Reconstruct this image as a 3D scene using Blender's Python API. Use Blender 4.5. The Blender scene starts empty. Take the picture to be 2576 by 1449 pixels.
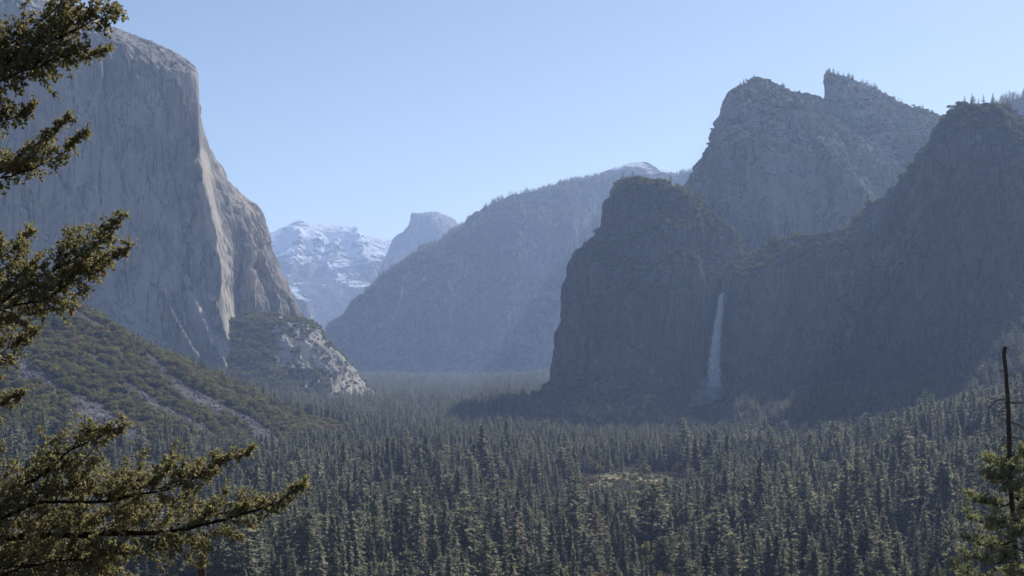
import bpy, math, random
import numpy as np

# ------------------------------------------------------------------ camera, sky, sun, exposure
S = bpy.context.scene
COL = S.collection
F, PX0, PY0, CZ = 3370.0, 1288.0, 880.0, 150.0      # focal length / principal point in a 2576 px wide picture; camera height over the valley floor
SUN_AZ, SUN_EL = 36.0, 39.0                          # degrees right of the view axis, degrees above the horizon
cam_d = bpy.data.cameras.new('camera')
cam = bpy.data.objects.new('camera', cam_d); COL.objects.link(cam)
cam.location = (0, 0, CZ); cam.rotation_euler = (math.radians(90), 0, 0)
cam_d.sensor_width = 36.0; cam_d.lens = 36.0 * F / 2576.0
cam_d.shift_y = (PY0 - 724.5) / 2576.0
cam_d.clip_start = 0.5; cam_d.clip_end = 60000
S.camera = cam

W = bpy.data.worlds.new('World'); S.world = W; W.use_nodes = True
wn = W.node_tree.nodes; wl = W.node_tree.links
sky = wn.new('ShaderNodeTexSky'); sky.sky_type = 'NISHITA'; sky.sun_disc = False
sky.sun_elevation = math.radians(SUN_EL); sky.sun_rotation = math.radians(SUN_AZ)
sky.altitude = 1300; sky.air_density = 1.0; sky.dust_density = 1.3; sky.ozone_density = 1.5
wl.new(sky.outputs[0], wn['Background'].inputs[0]); wn['Background'].inputs[1].default_value = 0.05

sun_d = bpy.data.lights.new('sun', 'SUN'); sun_d.energy = 5.0; sun_d.angle = math.radians(0.5); sun_d.color = (1.0, 0.95, 0.87)
sun = bpy.data.objects.new('sun', sun_d); COL.objects.link(sun)
sun.rotation_euler = (math.radians(90 - SUN_EL), 0, math.radians(180 - SUN_AZ))
S.view_settings.view_transform = 'Standard'; S.view_settings.look = 'None'
S.view_settings.gamma = 1.0; S.view_settings.use_curve_mapping = False
S.view_settings.exposure = 1.07
HAZE_DENSITY, HAZE_COLOR, HAZE_G = 4.5e-5, (0.43, 0.595, 1.0), 0.25
#DN
S.cycles.volume_bounces = 0; S.cycles.max_bounces = 6; S.cycles.diffuse_bounces = 3; S.cycles.transmission_bounces = 4
S.cycles.transparent_max_bounces = 12; S.cycles.use_denoising = True; S.cycles.denoiser = 'OPENIMAGEDENOISE'; S.cycles.denoising_input_passes = 'RGB_ALBEDO_NORMAL'; S.cycles.denoising_prefilter = 'ACCURATE'

RNG = np.random.default_rng(7)

# ------------------------------------------------------------------ helpers
def at(px, py, Y):
    return (Y * (px - PX0) / F, Y, CZ + Y * (PY0 - py) / F)

def to_px(p):
    return PX0 + F * p[..., 0] / p[..., 1], PY0 - F * (p[..., 2] - CZ) / p[..., 1]

def tag(o, label=None, cat=None, group=None, kind=None):
    if label: o['label'] = label
    if cat: o['category'] = cat
    if group: o['group'] = group
    if kind: o['kind'] = kind
    return o

def mesh_data(name, v, f, mats=(), smooth=False):
    v = np.ascontiguousarray(v, dtype=np.float32); f = np.ascontiguousarray(f, dtype=np.int32)
    me = bpy.data.meshes.new(name)
    n, k = f.shape
    me.vertices.add(len(v)); me.vertices.foreach_set('co', v.ravel())
    me.loops.add(n * k); me.loops.foreach_set('vertex_index', f.ravel())
    me.polygons.add(n); me.polygons.foreach_set('loop_start', np.arange(0, n * k, k, dtype=np.int32))
    me.polygons.foreach_set('use_smooth', np.full(n, smooth, dtype=bool))
    me.update(calc_edges=True)
    for m in mats: me.materials.append(m)
    return me

def obj(name, me, parent=None, loc=None):
    o = bpy.data.objects.new(name, me); COL.objects.link(o)
    if parent is not None: o.parent = parent
    if loc is not None: o.location = loc
    return o

def empty(name, loc):
    o = bpy.data.objects.new(name, None); COL.objects.link(o); o.location = loc; o.empty_display_size = 0.5
    return o

def hash3(ix, iy, iz, seed):
    h = (ix.astype(np.int64) * 374761393 + iy.astype(np.int64) * 668265263 + iz.astype(np.int64) * 2147483647 + seed * 974711) & 0xFFFFFFFF
    h = ((h ^ (h >> 13)) * 1274126177) & 0xFFFFFFFF
    h = ((h ^ (h >> 16)) * 2246822519) & 0xFFFFFFFF
    return ((h ^ (h >> 15)) & 0xFFFF).astype(np.float64) / 32767.5 - 1.0

def vnoise(p, seed=0):
    i = np.floor(p); f = p - i; i = i.astype(np.int64)
    u = f * f * f * (f * (f * 6 - 15) + 10)
    r = 0
    for dx in (0, 1):
        wx = u[:, 0] if dx else 1 - u[:, 0]
        for dy in (0, 1):
            wy = u[:, 1] if dy else 1 - u[:, 1]
            for dz in (0, 1):
                wz = u[:, 2] if dz else 1 - u[:, 2]
                r = r + wx * wy * wz * hash3(i[:, 0] + dx, i[:, 1] + dy, i[:, 2] + dz, seed)
    return r

def fbm(p, octaves=4, seed=0, gain=0.5, ridged=False):
    a, s, t = 1.0, 0.0, 0.0
    for o in range(octaves):
        n = vnoise(p * (2.03 ** o) + 17.3 * o, seed + o * 31)
        if ridged: n = 1 - 2 * np.abs(n)
        s = s + a * n; t += a; a *= gain
    return s / t

def pchip(t, V, tn):
    V = np.asarray(V, float); n = len(t)
    h = np.diff(t); d = np.diff(V, axis=0) / h.reshape((-1,) + (1,) * (V.ndim - 1))
    m = np.zeros_like(V)
    m[0] = d[0]; m[-1] = d[-1]
    for i in range(1, n - 1):
        same = d[i - 1] * d[i] > 0
        w1, w2 = 2 * h[i] + h[i - 1], h[i] + 2 * h[i - 1]
        with np.errstate(divide='ignore', invalid='ignore'):
            hm = (w1 + w2) / (w1 / d[i - 1] + w2 / d[i])
        m[i] = np.where(same, hm, 0.0)
    k = np.clip(np.searchsorted(t, tn, side='right') - 1, 0, n - 2)
    sh = (-1,) + (1,) * (V.ndim - 1)
    hh = h[k].reshape(sh); s = ((tn - t[k]) / h[k]).reshape(sh)
    return ((2*s**3 - 3*s**2 + 1) * V[k] + (s**3 - 2*s**2 + s) * hh * m[k] + (-2*s**3 + 3*s**2) * V[k+1] + (s**3 - s**2) * hh * m[k+1])

def smooth01(x, a, b):
    t = np.clip((x - a) / (b - a), 0, 1); return t * t * (3 - 2 * t)

def seg_dist(P, line):
    """distance of points P (N,2) to a polyline, signed offset to its right, and position along it (0..1)"""
    line = np.asarray(line, float); best = np.full(len(P), 1e9); side = np.zeros(len(P)); pos = np.zeros(len(P))
    L = np.r_[0, np.cumsum(np.hypot(*np.diff(line, axis=0).T))]
    for i in range(len(line) - 1):
        a, b = line[i], line[i + 1]; ab = b - a; l2 = (ab ** 2).sum()
        t = np.clip(((P - a) @ ab) / l2, 0, 1); q = P - (a + t[:, None] * ab)
        d = np.hypot(q[:, 0], q[:, 1]); s = (ab[0] * q[:, 1] - ab[1] * q[:, 0]) / math.sqrt(l2)
        m = d < best
        best[m] = d[m]; side[m] = s[m]; pos[m] = (L[i] + t[m] * math.sqrt(l2)) / L[-1]
    return best, side, pos

# ------------------------------------------------------------------ materials
class NT:
    def __init__(self, name):
        self.m = bpy.data.materials.new(name); self.m.use_nodes = True
        self.t = self.m.node_tree; self.t.nodes.clear()
        self.out = self.t.nodes.new('ShaderNodeOutputMaterial')
    def n(self, typ, **kw):
        nd = self.t.nodes.new(typ)
        for k, v in kw.items(): setattr(nd, k, v)
        return nd
    def l(self, a, b): self.t.links.new(a, b)
    def pos(self): return self.n('ShaderNodeNewGeometry').outputs['Position']
    def mapped(self, vec, scale, rot=(0, 0, 0)):
        mp = self.n('ShaderNodeMapping'); mp.inputs['Scale'].default_value = scale; mp.inputs['Rotation'].default_value = rot
        self.l(vec, mp.inputs['Vector']); return mp.outputs[0]
    def noise(self, vec, scale=1.0, detail=4, rough=0.55, dist=0.0):
        nz = self.n('ShaderNodeTexNoise'); nz.inputs['Scale'].default_value = scale; nz.inputs['Detail'].default_value = detail
        nz.inputs['Roughness'].default_value = rough; nz.inputs['Distortion'].default_value = dist
        self.l(vec, nz.inputs['Vector']); return nz.outputs[0]
    def ramp(self, fac, stops):
        r = self.n('ShaderNodeValToRGB'); e = r.color_ramp.elements
        while len(e) < len(stops): e.new(0.5)
        for el, (p, c) in zip(e, stops): el.position = p; el.color = (*c, 1) if len(c) == 3 else c
        self.l(fac, r.inputs[0]); return r.outputs[0]
    def mix(self, fac, a, b, mode='MIX'):
        mx = self.n('ShaderNodeMix', data_type='RGBA', blend_type=mode)
        for s, v in ((0, fac), (6, a), (7, b)):
            if hasattr(v, 'links'): self.l(v, mx.inputs[s])
            elif s == 0: mx.inputs[0].default_value = v
            else: mx.inputs[s].default_value = (*v, 1)
        return mx.outputs[2]
    def math(self, op, a, b=0.0, clamp=False):
        mt = self.n('ShaderNodeMath', operation=op, use_clamp=clamp)
        for i, v in enumerate((a, b)):
            if hasattr(v, 'links'): self.l(v, mt.inputs[i])
            else: mt.inputs[i].default_value = v
        return mt.outputs[0]
    def remap(self, v, a, b):
        mr = self.n('ShaderNodeMapRange', clamp=True); self.l(v, mr.inputs[0])
        mr.inputs[1].default_value = a; mr.inputs[2].default_value = b; return mr.outputs[0]
    def nz(self):
        s = self.n('ShaderNodeSeparateXYZ'); self.l(self.n('ShaderNodeNewGeometry').outputs['Normal'], s.inputs[0]); return s.outputs[2]
    def surface(self, col, rough=0.95, bump=None, strength=0.6, dist=3.0):
        b = self.n('ShaderNodeBsdfDiffuse'); b.inputs['Roughness'].default_value = 0.6
        if hasattr(col, 'links'): self.l(col, b.inputs['Color'])
        else: b.inputs['Color'].default_value = (*col, 1)
        if bump is not None:
            bp = self.n('ShaderNodeBump'); bp.inputs['Strength'].default_value = strength; bp.inputs['Distance'].default_value = dist
            self.l(bump, bp.inputs['Height']); self.l(bp.outputs[0], b.inputs['Normal'])
        self.l(b.outputs[0], self.out.inputs['Surface']); return self.m

def rock_material(name, lo, hi, stain, veg, scale=1.0, veg_from=0.45, veg_to=0.7, snow=None, veg_noise=0.5, sunlit_tan=None):
    t = NT(name); p = t.pos()
    big = t.noise(t.mapped(p, (0.006 * scale, 0.006 * scale, 0.0035 * scale)), 1, 6, 0.62, 0.6)
    streak = t.noise(t.mapped(p, (0.045 * scale, 0.045 * scale, 0.0035 * scale)), 1, 6, 0.65, 0.25)
    fine = t.noise(t.mapped(p, (0.12 * scale, 0.12 * scale, 0.03 * scale)), 1, 5, 0.7)
    c = t.mix(t.remap(big, 0.38, 0.62), lo, hi)
    c = t.mix(t.math('MULTIPLY', t.remap(streak, 0.50, 0.68), 0.75), c, stain)
    c = t.mix(t.math('MULTIPLY', t.remap(fine, 0.35, 0.8), 0.35), c, tuple(min(1, x * 1.35) for x in hi))
    pale = t.noise(t.mapped(p, (0.030 * scale, 0.030 * scale, 0.0022 * scale), (0.03, 0.05, 0.4)), 1, 5, 0.6, 0.2)
    c = t.mix(t.math('MULTIPLY', t.remap(pale, 0.56, 0.72), 0.6), c, tuple(min(1, x * 1.3) for x in hi))
    ck = t.noise(t.mapped(p, (0.022 * scale, 0.022 * scale, 0.0016 * scale), (0.02, -0.06, 1.0)), 1, 5, 0.55, 0.3)
    ck = t.remap(t.math('ABSOLUTE', t.math('SUBTRACT', ck, 0.5)), 0.0, 0.022)
    c = t.mix(t.math('MULTIPLY', t.math('SUBTRACT', 1.0, ck), 0.7), c, tuple(x * 0.45 for x in stain))
    if veg is not None:
        vn = t.noise(t.mapped(p, (0.02, 0.02, 0.02)), 1, 6, 0.7)
        s = t.math('ADD', t.nz(), t.math('MULTIPLY', t.math('SUBTRACT', vn, 0.5), veg_noise * 2))
        vc = t.mix(t.noise(t.mapped(p, (0.06, 0.06, 0.06)), 1, 4), veg, tuple(x * 1.9 for x in veg))
        c = t.mix(t.remap(s, veg_from, veg_to), c, vc)
    if snow is not None:
        zlo, zhi, thr, sc = snow
        sp = t.n('ShaderNodeSeparateXYZ'); t.l(p, sp.inputs[0])
        sn = t.noise(t.mapped(p, (0.0030 * sc, 0.0030 * sc, 0.0065 * sc), (0, 0.55, 0)), 1, 7, 0.62, 0.5)
        h = t.remap(sp.outputs[2], zlo, zhi)
        s = t.math('ADD', t.math('ADD', sn, t.math('MULTIPLY', h, 0.26)), t.math('MULTIPLY', t.nz(), 0.18))
        c = t.mix(t.remap(s, thr, thr + 0.05), c, (0.70, 0.73, 0.78))
    if sunlit_tan is not None:
        fa = t.n('ShaderNodeAttribute', attribute_name='sunlit_tan')
        c = t.mix(t.math('MULTIPLY', fa.outputs['Fac'], t.remap(fine, 0.25, 0.6)), c, sunlit_tan)  # paler tan rock that also paints extra sunlight into the colour
    bh = t.math('ADD', t.noise(t.mapped(p, (0.08 * scale, 0.08 * scale, 0.018 * scale)), 1, 8, 0.72), t.math('MULTIPLY', fine, 0.5))
    return t.surface(c, 0.95, bh, 0.7, 7.0 / scale)

def leaf_material(name, dark, light, odd=None, odd_share=0.05, trans=0.35, tint=(1.25, 1.2, 0.7), noise_scale=None):
    t = NT(name)
    r = t.n('ShaderNodeObjectInfo').outputs['Random']
    c = t.mix(r, dark, light)
    if noise_scale:
        c = t.mix(t.remap(t.noise(t.pos(), noise_scale, 3), 0.35, 0.65), c, light)
    if odd is not None:
        r2 = t.math('FRACT', t.math('MULTIPLY', r, 37.7))
        c = t.mix(t.math('LESS_THAN', r2, odd_share), c, odd)
    d = t.n('ShaderNodeBsdfDiffuse'); tr = t.n('ShaderNodeBsdfTranslucent'); mx = t.n('ShaderNodeMixShader')
    t.l(c, d.inputs[0]); t.l(t.mix(1.0, c, tint, 'MULTIPLY'), tr.inputs[0]); mx.inputs[0].default_value = trans
    t.l(d.outputs[0], mx.inputs[1]); t.l(tr.outputs[0], mx.inputs[2]); t.l(mx.outputs[0], t.out.inputs['Surface'])
    return t.m

def bark_material(name, a, b, sc=6.0):
    t = NT(name); tc = t.n('ShaderNodeTexCoord').outputs['Object']
    n = t.noise(t.mapped(tc, (sc, sc, sc * 0.2)), 1, 6, 0.7)
    return t.surface(t.mix(t.remap(n, 0.3, 0.7), a, b), 0.95, n, 0.8, 0.05)

M_cap = rock_material('granite_pale', (0.17, 0.162, 0.155), (0.40, 0.37, 0.335), (0.085, 0.081, 0.08), (0.06, 0.062, 0.038), veg_from=0.85, veg_to=1.0, sunlit_tan=(0.52, 0.465, 0.40))
M_ped = rock_material('granite_slab', (0.27, 0.255, 0.235), (0.50, 0.465, 0.41), (0.15, 0.14, 0.13), (0.05, 0.06, 0.03), veg_from=1.3, veg_to=1.5)
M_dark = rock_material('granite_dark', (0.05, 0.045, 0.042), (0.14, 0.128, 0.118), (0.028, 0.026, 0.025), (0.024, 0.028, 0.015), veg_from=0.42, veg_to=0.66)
M_mid = rock_material('granite_grey', (0.13, 0.124, 0.118), (0.31, 0.295, 0.275), (0.08, 0.075, 0.07), (0.045, 0.052, 0.025), veg_from=0.55, veg_to=0.75)
M_ridge = rock_material('ridge_rock', (0.075, 0.073, 0.068), (0.20, 0.195, 0.185), (0.05, 0.05, 0.045), (0.03, 0.037, 0.02), scale=0.55, veg_from=0.35, veg_to=0.6)
M_snow = rock_material('snowy_rock', (0.08, 0.08, 0.08), (0.17, 0.165, 0.16), (0.07, 0.07, 0.07), (0.04, 0.045, 0.03), scale=0.3, veg_from=0.8, veg_to=0.95, snow=(500, 1450, 0.77, 0.8))
M_dome = rock_material('dome_rock', (0.17, 0.165, 0.16), (0.30, 0.285, 0.265), (0.12, 0.12, 0.115), None, scale=0.4, snow=(1380, 1480, 0.87, 1.2))
M_sdome = rock_material('snow_patched_dome', (0.12, 0.115, 0.11), (0.22, 0.21, 0.19), (0.08, 0.08, 0.075), None, scale=0.4, snow=(1150, 1420, 0.87, 1.4))

def ground_material():
    t = NT('valley_ground'); p = t.pos()
    n = t.noise(p, 0.03, 6, 0.65)
    c = t.mix(t.remap(n, 0.3, 0.7), (0.035, 0.036, 0.02), (0.075, 0.062, 0.04))
    a = t.n('ShaderNodeAttribute', attribute_name='talus')
    rk = t.mix(t.remap(t.noise(p, 0.25, 5, 0.7), 0.3, 0.7), (0.07, 0.067, 0.069), (0.22, 0.21, 0.21))
    c = t.mix(a.outputs['Fac'], c, rk)
    b = t.n('ShaderNodeAttribute', attribute_name='clearing')
    cl = t.mix(t.remap(t.noise(p, 0.045, 5, 0.7), 0.42, 0.58), (0.09, 0.11, 0.04), (0.38, 0.30, 0.215))
    c = t.mix(b.outputs['Fac'], c, cl)
    return t.surface(c, 0.97, t.noise(p, 0.4, 5, 0.7), 0.8, 1.5)
M_ground = ground_material()

M_fir = leaf_material('conifer_needles', (0.108, 0.117, 0.086), (0.205, 0.207, 0.16), (0.19, 0.155, 0.13), 0.025, 0.48, (1.1, 1.1, 0.9))
M_oak = leaf_material('oak_leaves', (0.085, 0.092, 0.045), (0.15, 0.148, 0.075), (0.14, 0.105, 0.075), 0.04, 0.42)
M_brown = leaf_material('bare_twigs', (0.10, 0.065, 0.05), (0.14, 0.09, 0.065), None, 0, 0.2)
M_needle = leaf_material('near_needles', (0.095, 0.098, 0.058), (0.25, 0.23, 0.145), None, 0, 0.48, (1.12, 1.08, 0.78), 3.0)
M_pine = leaf_material('pine_needles', (0.12, 0.13, 0.085), (0.25, 0.255, 0.185), None, 0, 0.35, (1.2, 1.2, 0.8), 1.2)
M_bark = bark_material('bark', (0.03, 0.024, 0.02), (0.09, 0.068, 0.052), 2.0)
M_limb = bark_material('limb_bark', (0.018, 0.014, 0.011), (0.06, 0.046, 0.036), 30.0)
M_snag = bark_material('dead_wood', (0.07, 0.045, 0.035), (0.17, 0.11, 0.085), 8.0)
M_grey = bark_material('bleached_wood', (0.16, 0.14, 0.13), (0.36, 0.33, 0.30), 10.0)
def stone_material():
    t = NT('talus_stone'); r = t.n('ShaderNodeObjectInfo').outputs['Random']
    c = t.mix(r, (0.08, 0.077, 0.08), (0.32, 0.31, 0.31))
    tc = t.n('ShaderNodeTexCoord').outputs['Object']
    n = t.noise(tc, 4.0, 5, 0.7)
    return t.surface(t.mix(t.remap(n, 0.35, 0.65), c, t.mix(1.0, c, (0.6, 0.6, 0.6), 'MULTIPLY')), 0.95, n, 0.5, 0.2)
M_stone = stone_material()
t = NT('tan_stone'); M_tan = t.surface(t.mix(t.noise(t.pos(), 0.6, 4), (0.42, 0.30, 0.22), (0.62, 0.50, 0.40)), 0.95)
# falling water: white, torn into streaks
t = NT('falling_water'); uv = t.n('ShaderNodeAttribute', attribute_name='across')
p = t.pos(); nn = t.noise(t.mapped(p, (0.28, 0.28, 0.016)), 1, 4, 0.6, 0.3)
d = t.n('ShaderNodeBsdfDiffuse'); d.inputs[0].default_value = (0.90, 0.91, 0.93, 1)
tl = t.n('ShaderNodeBsdfTranslucent'); tl.inputs[0].default_value = (0.90, 0.91, 0.93, 1)
m1 = t.n('ShaderNodeMixShader'); m1.inputs[0].default_value = 0.5; t.l(d.outputs[0], m1.inputs[1]); t.l(tl.outputs[0], m1.inputs[2])
tp = t.n('ShaderNodeBsdfTransparent'); m2 = t.n('ShaderNodeMixShader')
al = t.math('MULTIPLY', t.math('ADD', t.remap(nn, 0.36, 0.54), 0.40), t.math('MULTIPLY', uv.outputs['Fac'], 1.6), True)
t.l(t.math('MULTIPLY', al, 0.97), m2.inputs[0]); t.l(tp.outputs[0], m2.inputs[1]); t.l(m1.outputs[0], m2.inputs[2]); t.l(m2.outputs[0], t.out.inputs['Surface'])
M_water = t.m

# ------------------------------------------------------------------ ground
GP = []
def g(px, Y, z): GP.append((Y * (px - PX0) / F, Y, z))
def gx(x, Y, z): GP.append((x, Y, z))
for x in (-500, 0, 500): gx(x, -400, 235)
for x in (-250, 0, 250): gx(x, 0, 146); gx(x, 60, 110); gx(x, 150, 82); gx(x * 1.5, 300, 52)
for px, z in ((-300, 70), (0, 52), (1288, 26), (2576, 50), (2900, 70)): g(px, 500, z)
for px, z in ((-300, 62), (0, 38), (600, 12), (1288, 6), (2000, 12), (2576, 34), (2900, 50)): g(px, 750, z)
for px, z in ((-400, 70), (0, 30), (500, 5), (1288, 0), (2000, 4), (2576, 42), (2950, 80)): g(px, 1000, z)
for px, z in ((-400, 80), (0, 12), (600, 0), (1288, 0), (2000, 8), (2300, 30), (2576, 68), (2950, 130)): g(px, 1300, z)
for px, z in ((600, 0), (1000, 0), (1288, 0), (1700, 0), (2000, 9), (2300, 42), (2540, 74), (2900, 150)): g(px, 1600, z)
for px, z in ((1000, 0), (1400, 0), (1700, 0), (2000, 10), (2300, 40), (2600, 90)): g(px, 2000, z)
for px, Y, z in ((0, 2000, 197), (0, 1700, 112), (0, 1500, 55), (130, 2100, 234), (250, 2150, 199), (420, 2200, 135), (590, 2250, 84), (740, 2200, 34), (870, 2100, 0),
                 (250, 1850, 112), (400, 1800, 59), (560, 1850, 24), (250, 1600, 52), (700, 1950, 4), (-300, 2000, 262), (-300, 1600, 130), (-300, 2600, 215), (0, 2600, 165),
                 (130, 2650, 125), (250, 2700, 90), (500, 2800, 30), (700, 2800, 2), (0, 3400, 170), (300, 3500, 100), (560, 3650, 66), (720, 3750, 20), (900, 4000, 0), (-400, 3500, 230),
                 (1400, 2600, 0), (1800, 2350, 2), (2200, 2100, 30), (1200, 3500, 0), (1350, 4500, 0), (1000, 5200, 0), (1150, 7000, 0), (1500, 7500, 30), (800, 7000, 30), (600, 6000, 60),
                 (2000, 5000, 150), (2600, 4000, 200), (-300, 6000, 200), (1000, 10000, 60), (300, 10000, 200), (2300, 10000, 250), (1000, 19000, 200), (-400, 19000, 250), (2900, 19000, 250)): g(px, Y, z)
GP = np.array(GP, float); GS = 1000.0
def tps_k(r2): return np.where(r2 > 1e-12, 0.5 * r2 * np.log(np.maximum(r2, 1e-12)), 0.0)
# y is compressed so that near and far points are spread evenly
def warp(x, y):
    w = np.log((np.maximum(y, -900) + 1100.0) / 1100.0)
    return np.stack([x / (np.maximum(y, -900) + 1100.0) * 1.6, w], -1)
_c = warp(GP[:, 0], GP[:, 1]); _n = len(GP)
_A = np.zeros((_n + 3, _n + 3)); _A[:_n, :_n] = tps_k(((_c[:, None] - _c[None]) ** 2).sum(-1)) + np.eye(_n) * 2e-4
_A[:_n, _n] = 1; _A[:_n, _n + 1:] = _c; _A[_n, :_n] = 1; _A[_n + 1:, :_n] = _c.T
_w = np.linalg.solve(_A, np.r_[GP[:, 2], 0, 0, 0])
def ground_z(x, y):
    x = np.asarray(x, float); y = np.asarray(y, float); sh = x.shape
    q = warp(x.ravel(), y.ravel()); out = np.empty(len(q))
    for i in range(0, len(q), 20000):
        b = q[i:i + 20000]
        out[i:i + 20000] = tps_k(((b[:, None] - _c[None]) ** 2).sum(-1)) @ _w[:_n] + _w[_n] + b @ _w[_n + 1:]
    P = np.stack([x.ravel(), y.ravel(), np.zeros(x.size)], -1)
    out = np.maximum(out, -4.0) + 2.0 * fbm(P / 60.0, 3, 5)
    s = smooth01(out, 12, 60)
    out = out + s * (7.0 * fbm(P / 130.0, 3, 9) + 2.0 * fbm(P / 25.0, 2, 12))
    return out.reshape(sh)

def ground_hit(px, py):
    Y = np.geomspace(250, 7000, 900); x = Y * (px - PX0) / F; z = CZ + Y * (PY0 - py) / F
    gz = ground_z(x, Y); k = np.argmax(z <= gz)
    return x[k], Y[k], gz[k]

NR, NC = 420, 420
gy = np.r_[np.linspace(-420, 200, 30, endpoint=False), np.geomspace(200, 20500, NR - 30)]
gt = np.linspace(-0.62, 0.62, NC)
GX = gt[None, :] * (gy[:, None] + 900.0); GY = np.broadcast_to(gy[:, None], GX.shape)
GZ = ground_z(GX, GY)

TALUS = [([(188, 786), (230, 812), (300, 855), (368, 892), (417, 945), (500, 999), (600, 1050), (684, 1109), (720, 1133)], 15, 26),
         ([(245, 915), (300, 949), (334, 976), (417, 1039), (484, 1066), (534, 1109), (584, 1126)], 9, 24),
         ([(45, 918), (143, 986), (200, 1008), (250, 1040), (285, 1080)], 16, 34),
         ([(440, 990), (520, 1030), (560, 1052), (640, 1105), (660, 1120)], 9, 12)]
TALUS_W = [(np.array([ground_hit(*q)[:2] for q in ln]), a, b) for ln, a, b in TALUS]
def talus_mask(x, y):
    P = np.stack([x.ravel(), y.ravel()], -1); r = np.zeros(len(P))
    sel = (P[:, 1] > 1200) & (P[:, 1] < 2500) & (P[:, 0] < 0)
    Q = P[sel]
    if not len(Q): return r.reshape(x.shape)
    n = fbm(np.c_[Q / 45.0, np.zeros(len(Q))], 3, 77); m = np.zeros(len(Q))
    for ln, a, b in TALUS_W:
        d, _, pos = seg_dist(Q, ln); w = (a + (b - a) * pos) * (1 + 0.8 * n)
        m = np.maximum(m, 1 - smooth01(d, w * 0.8, w * 1.35))
    r[sel] = m
    return r.reshape(x.shape)
CLEAR = [(ground_hit(1560, 1200)[:2], 34, 60), (ground_hit(1650, 1212)[:2], 30, 100), (ground_hit(1500, 1214)[:2], 20, 50), (ground_hit(1606, 1206)[:2], 20, 50)]
def clear_mask(x, y):
    r = np.zeros(x.size); P = np.stack([x.ravel(), y.ravel()], -1)
    n = fbm(np.c_[P / 40.0, np.zeros(len(P))], 3, 99)
    for (cx, cy), a, b in CLEAR:
        d = np.hypot((P[:, 0] - cx) / a, (P[:, 1] - cy) / b) + 0.35 * n
        r = np.maximum(r, 1 - smooth01(d, 0.7, 1.0))
    return r.reshape(x.shape)

idx = np.arange(NR * NC).reshape(NR, NC)
def grid_faces(i): return np.stack([i[:-1, :-1], i[:-1, 1:], i[1:, 1:], i[1:, :-1]], -1).reshape(-1, 4)
me = mesh_data('ground', np.stack([GX, GY, GZ], -1).reshape(-1, 3), grid_faces(idx), [M_ground], True)
for nm, arr in (('talus', talus_mask(GX, GY)), ('clearing', clear_mask(GX, GY))):
    me.attributes.new(nm, 'FLOAT', 'POINT').data.foreach_set('value', arr.ravel().astype(np.float32))
tag(obj('ground', me), 'wooded valley floor rising into a talus hillside', kind='structure')

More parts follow.
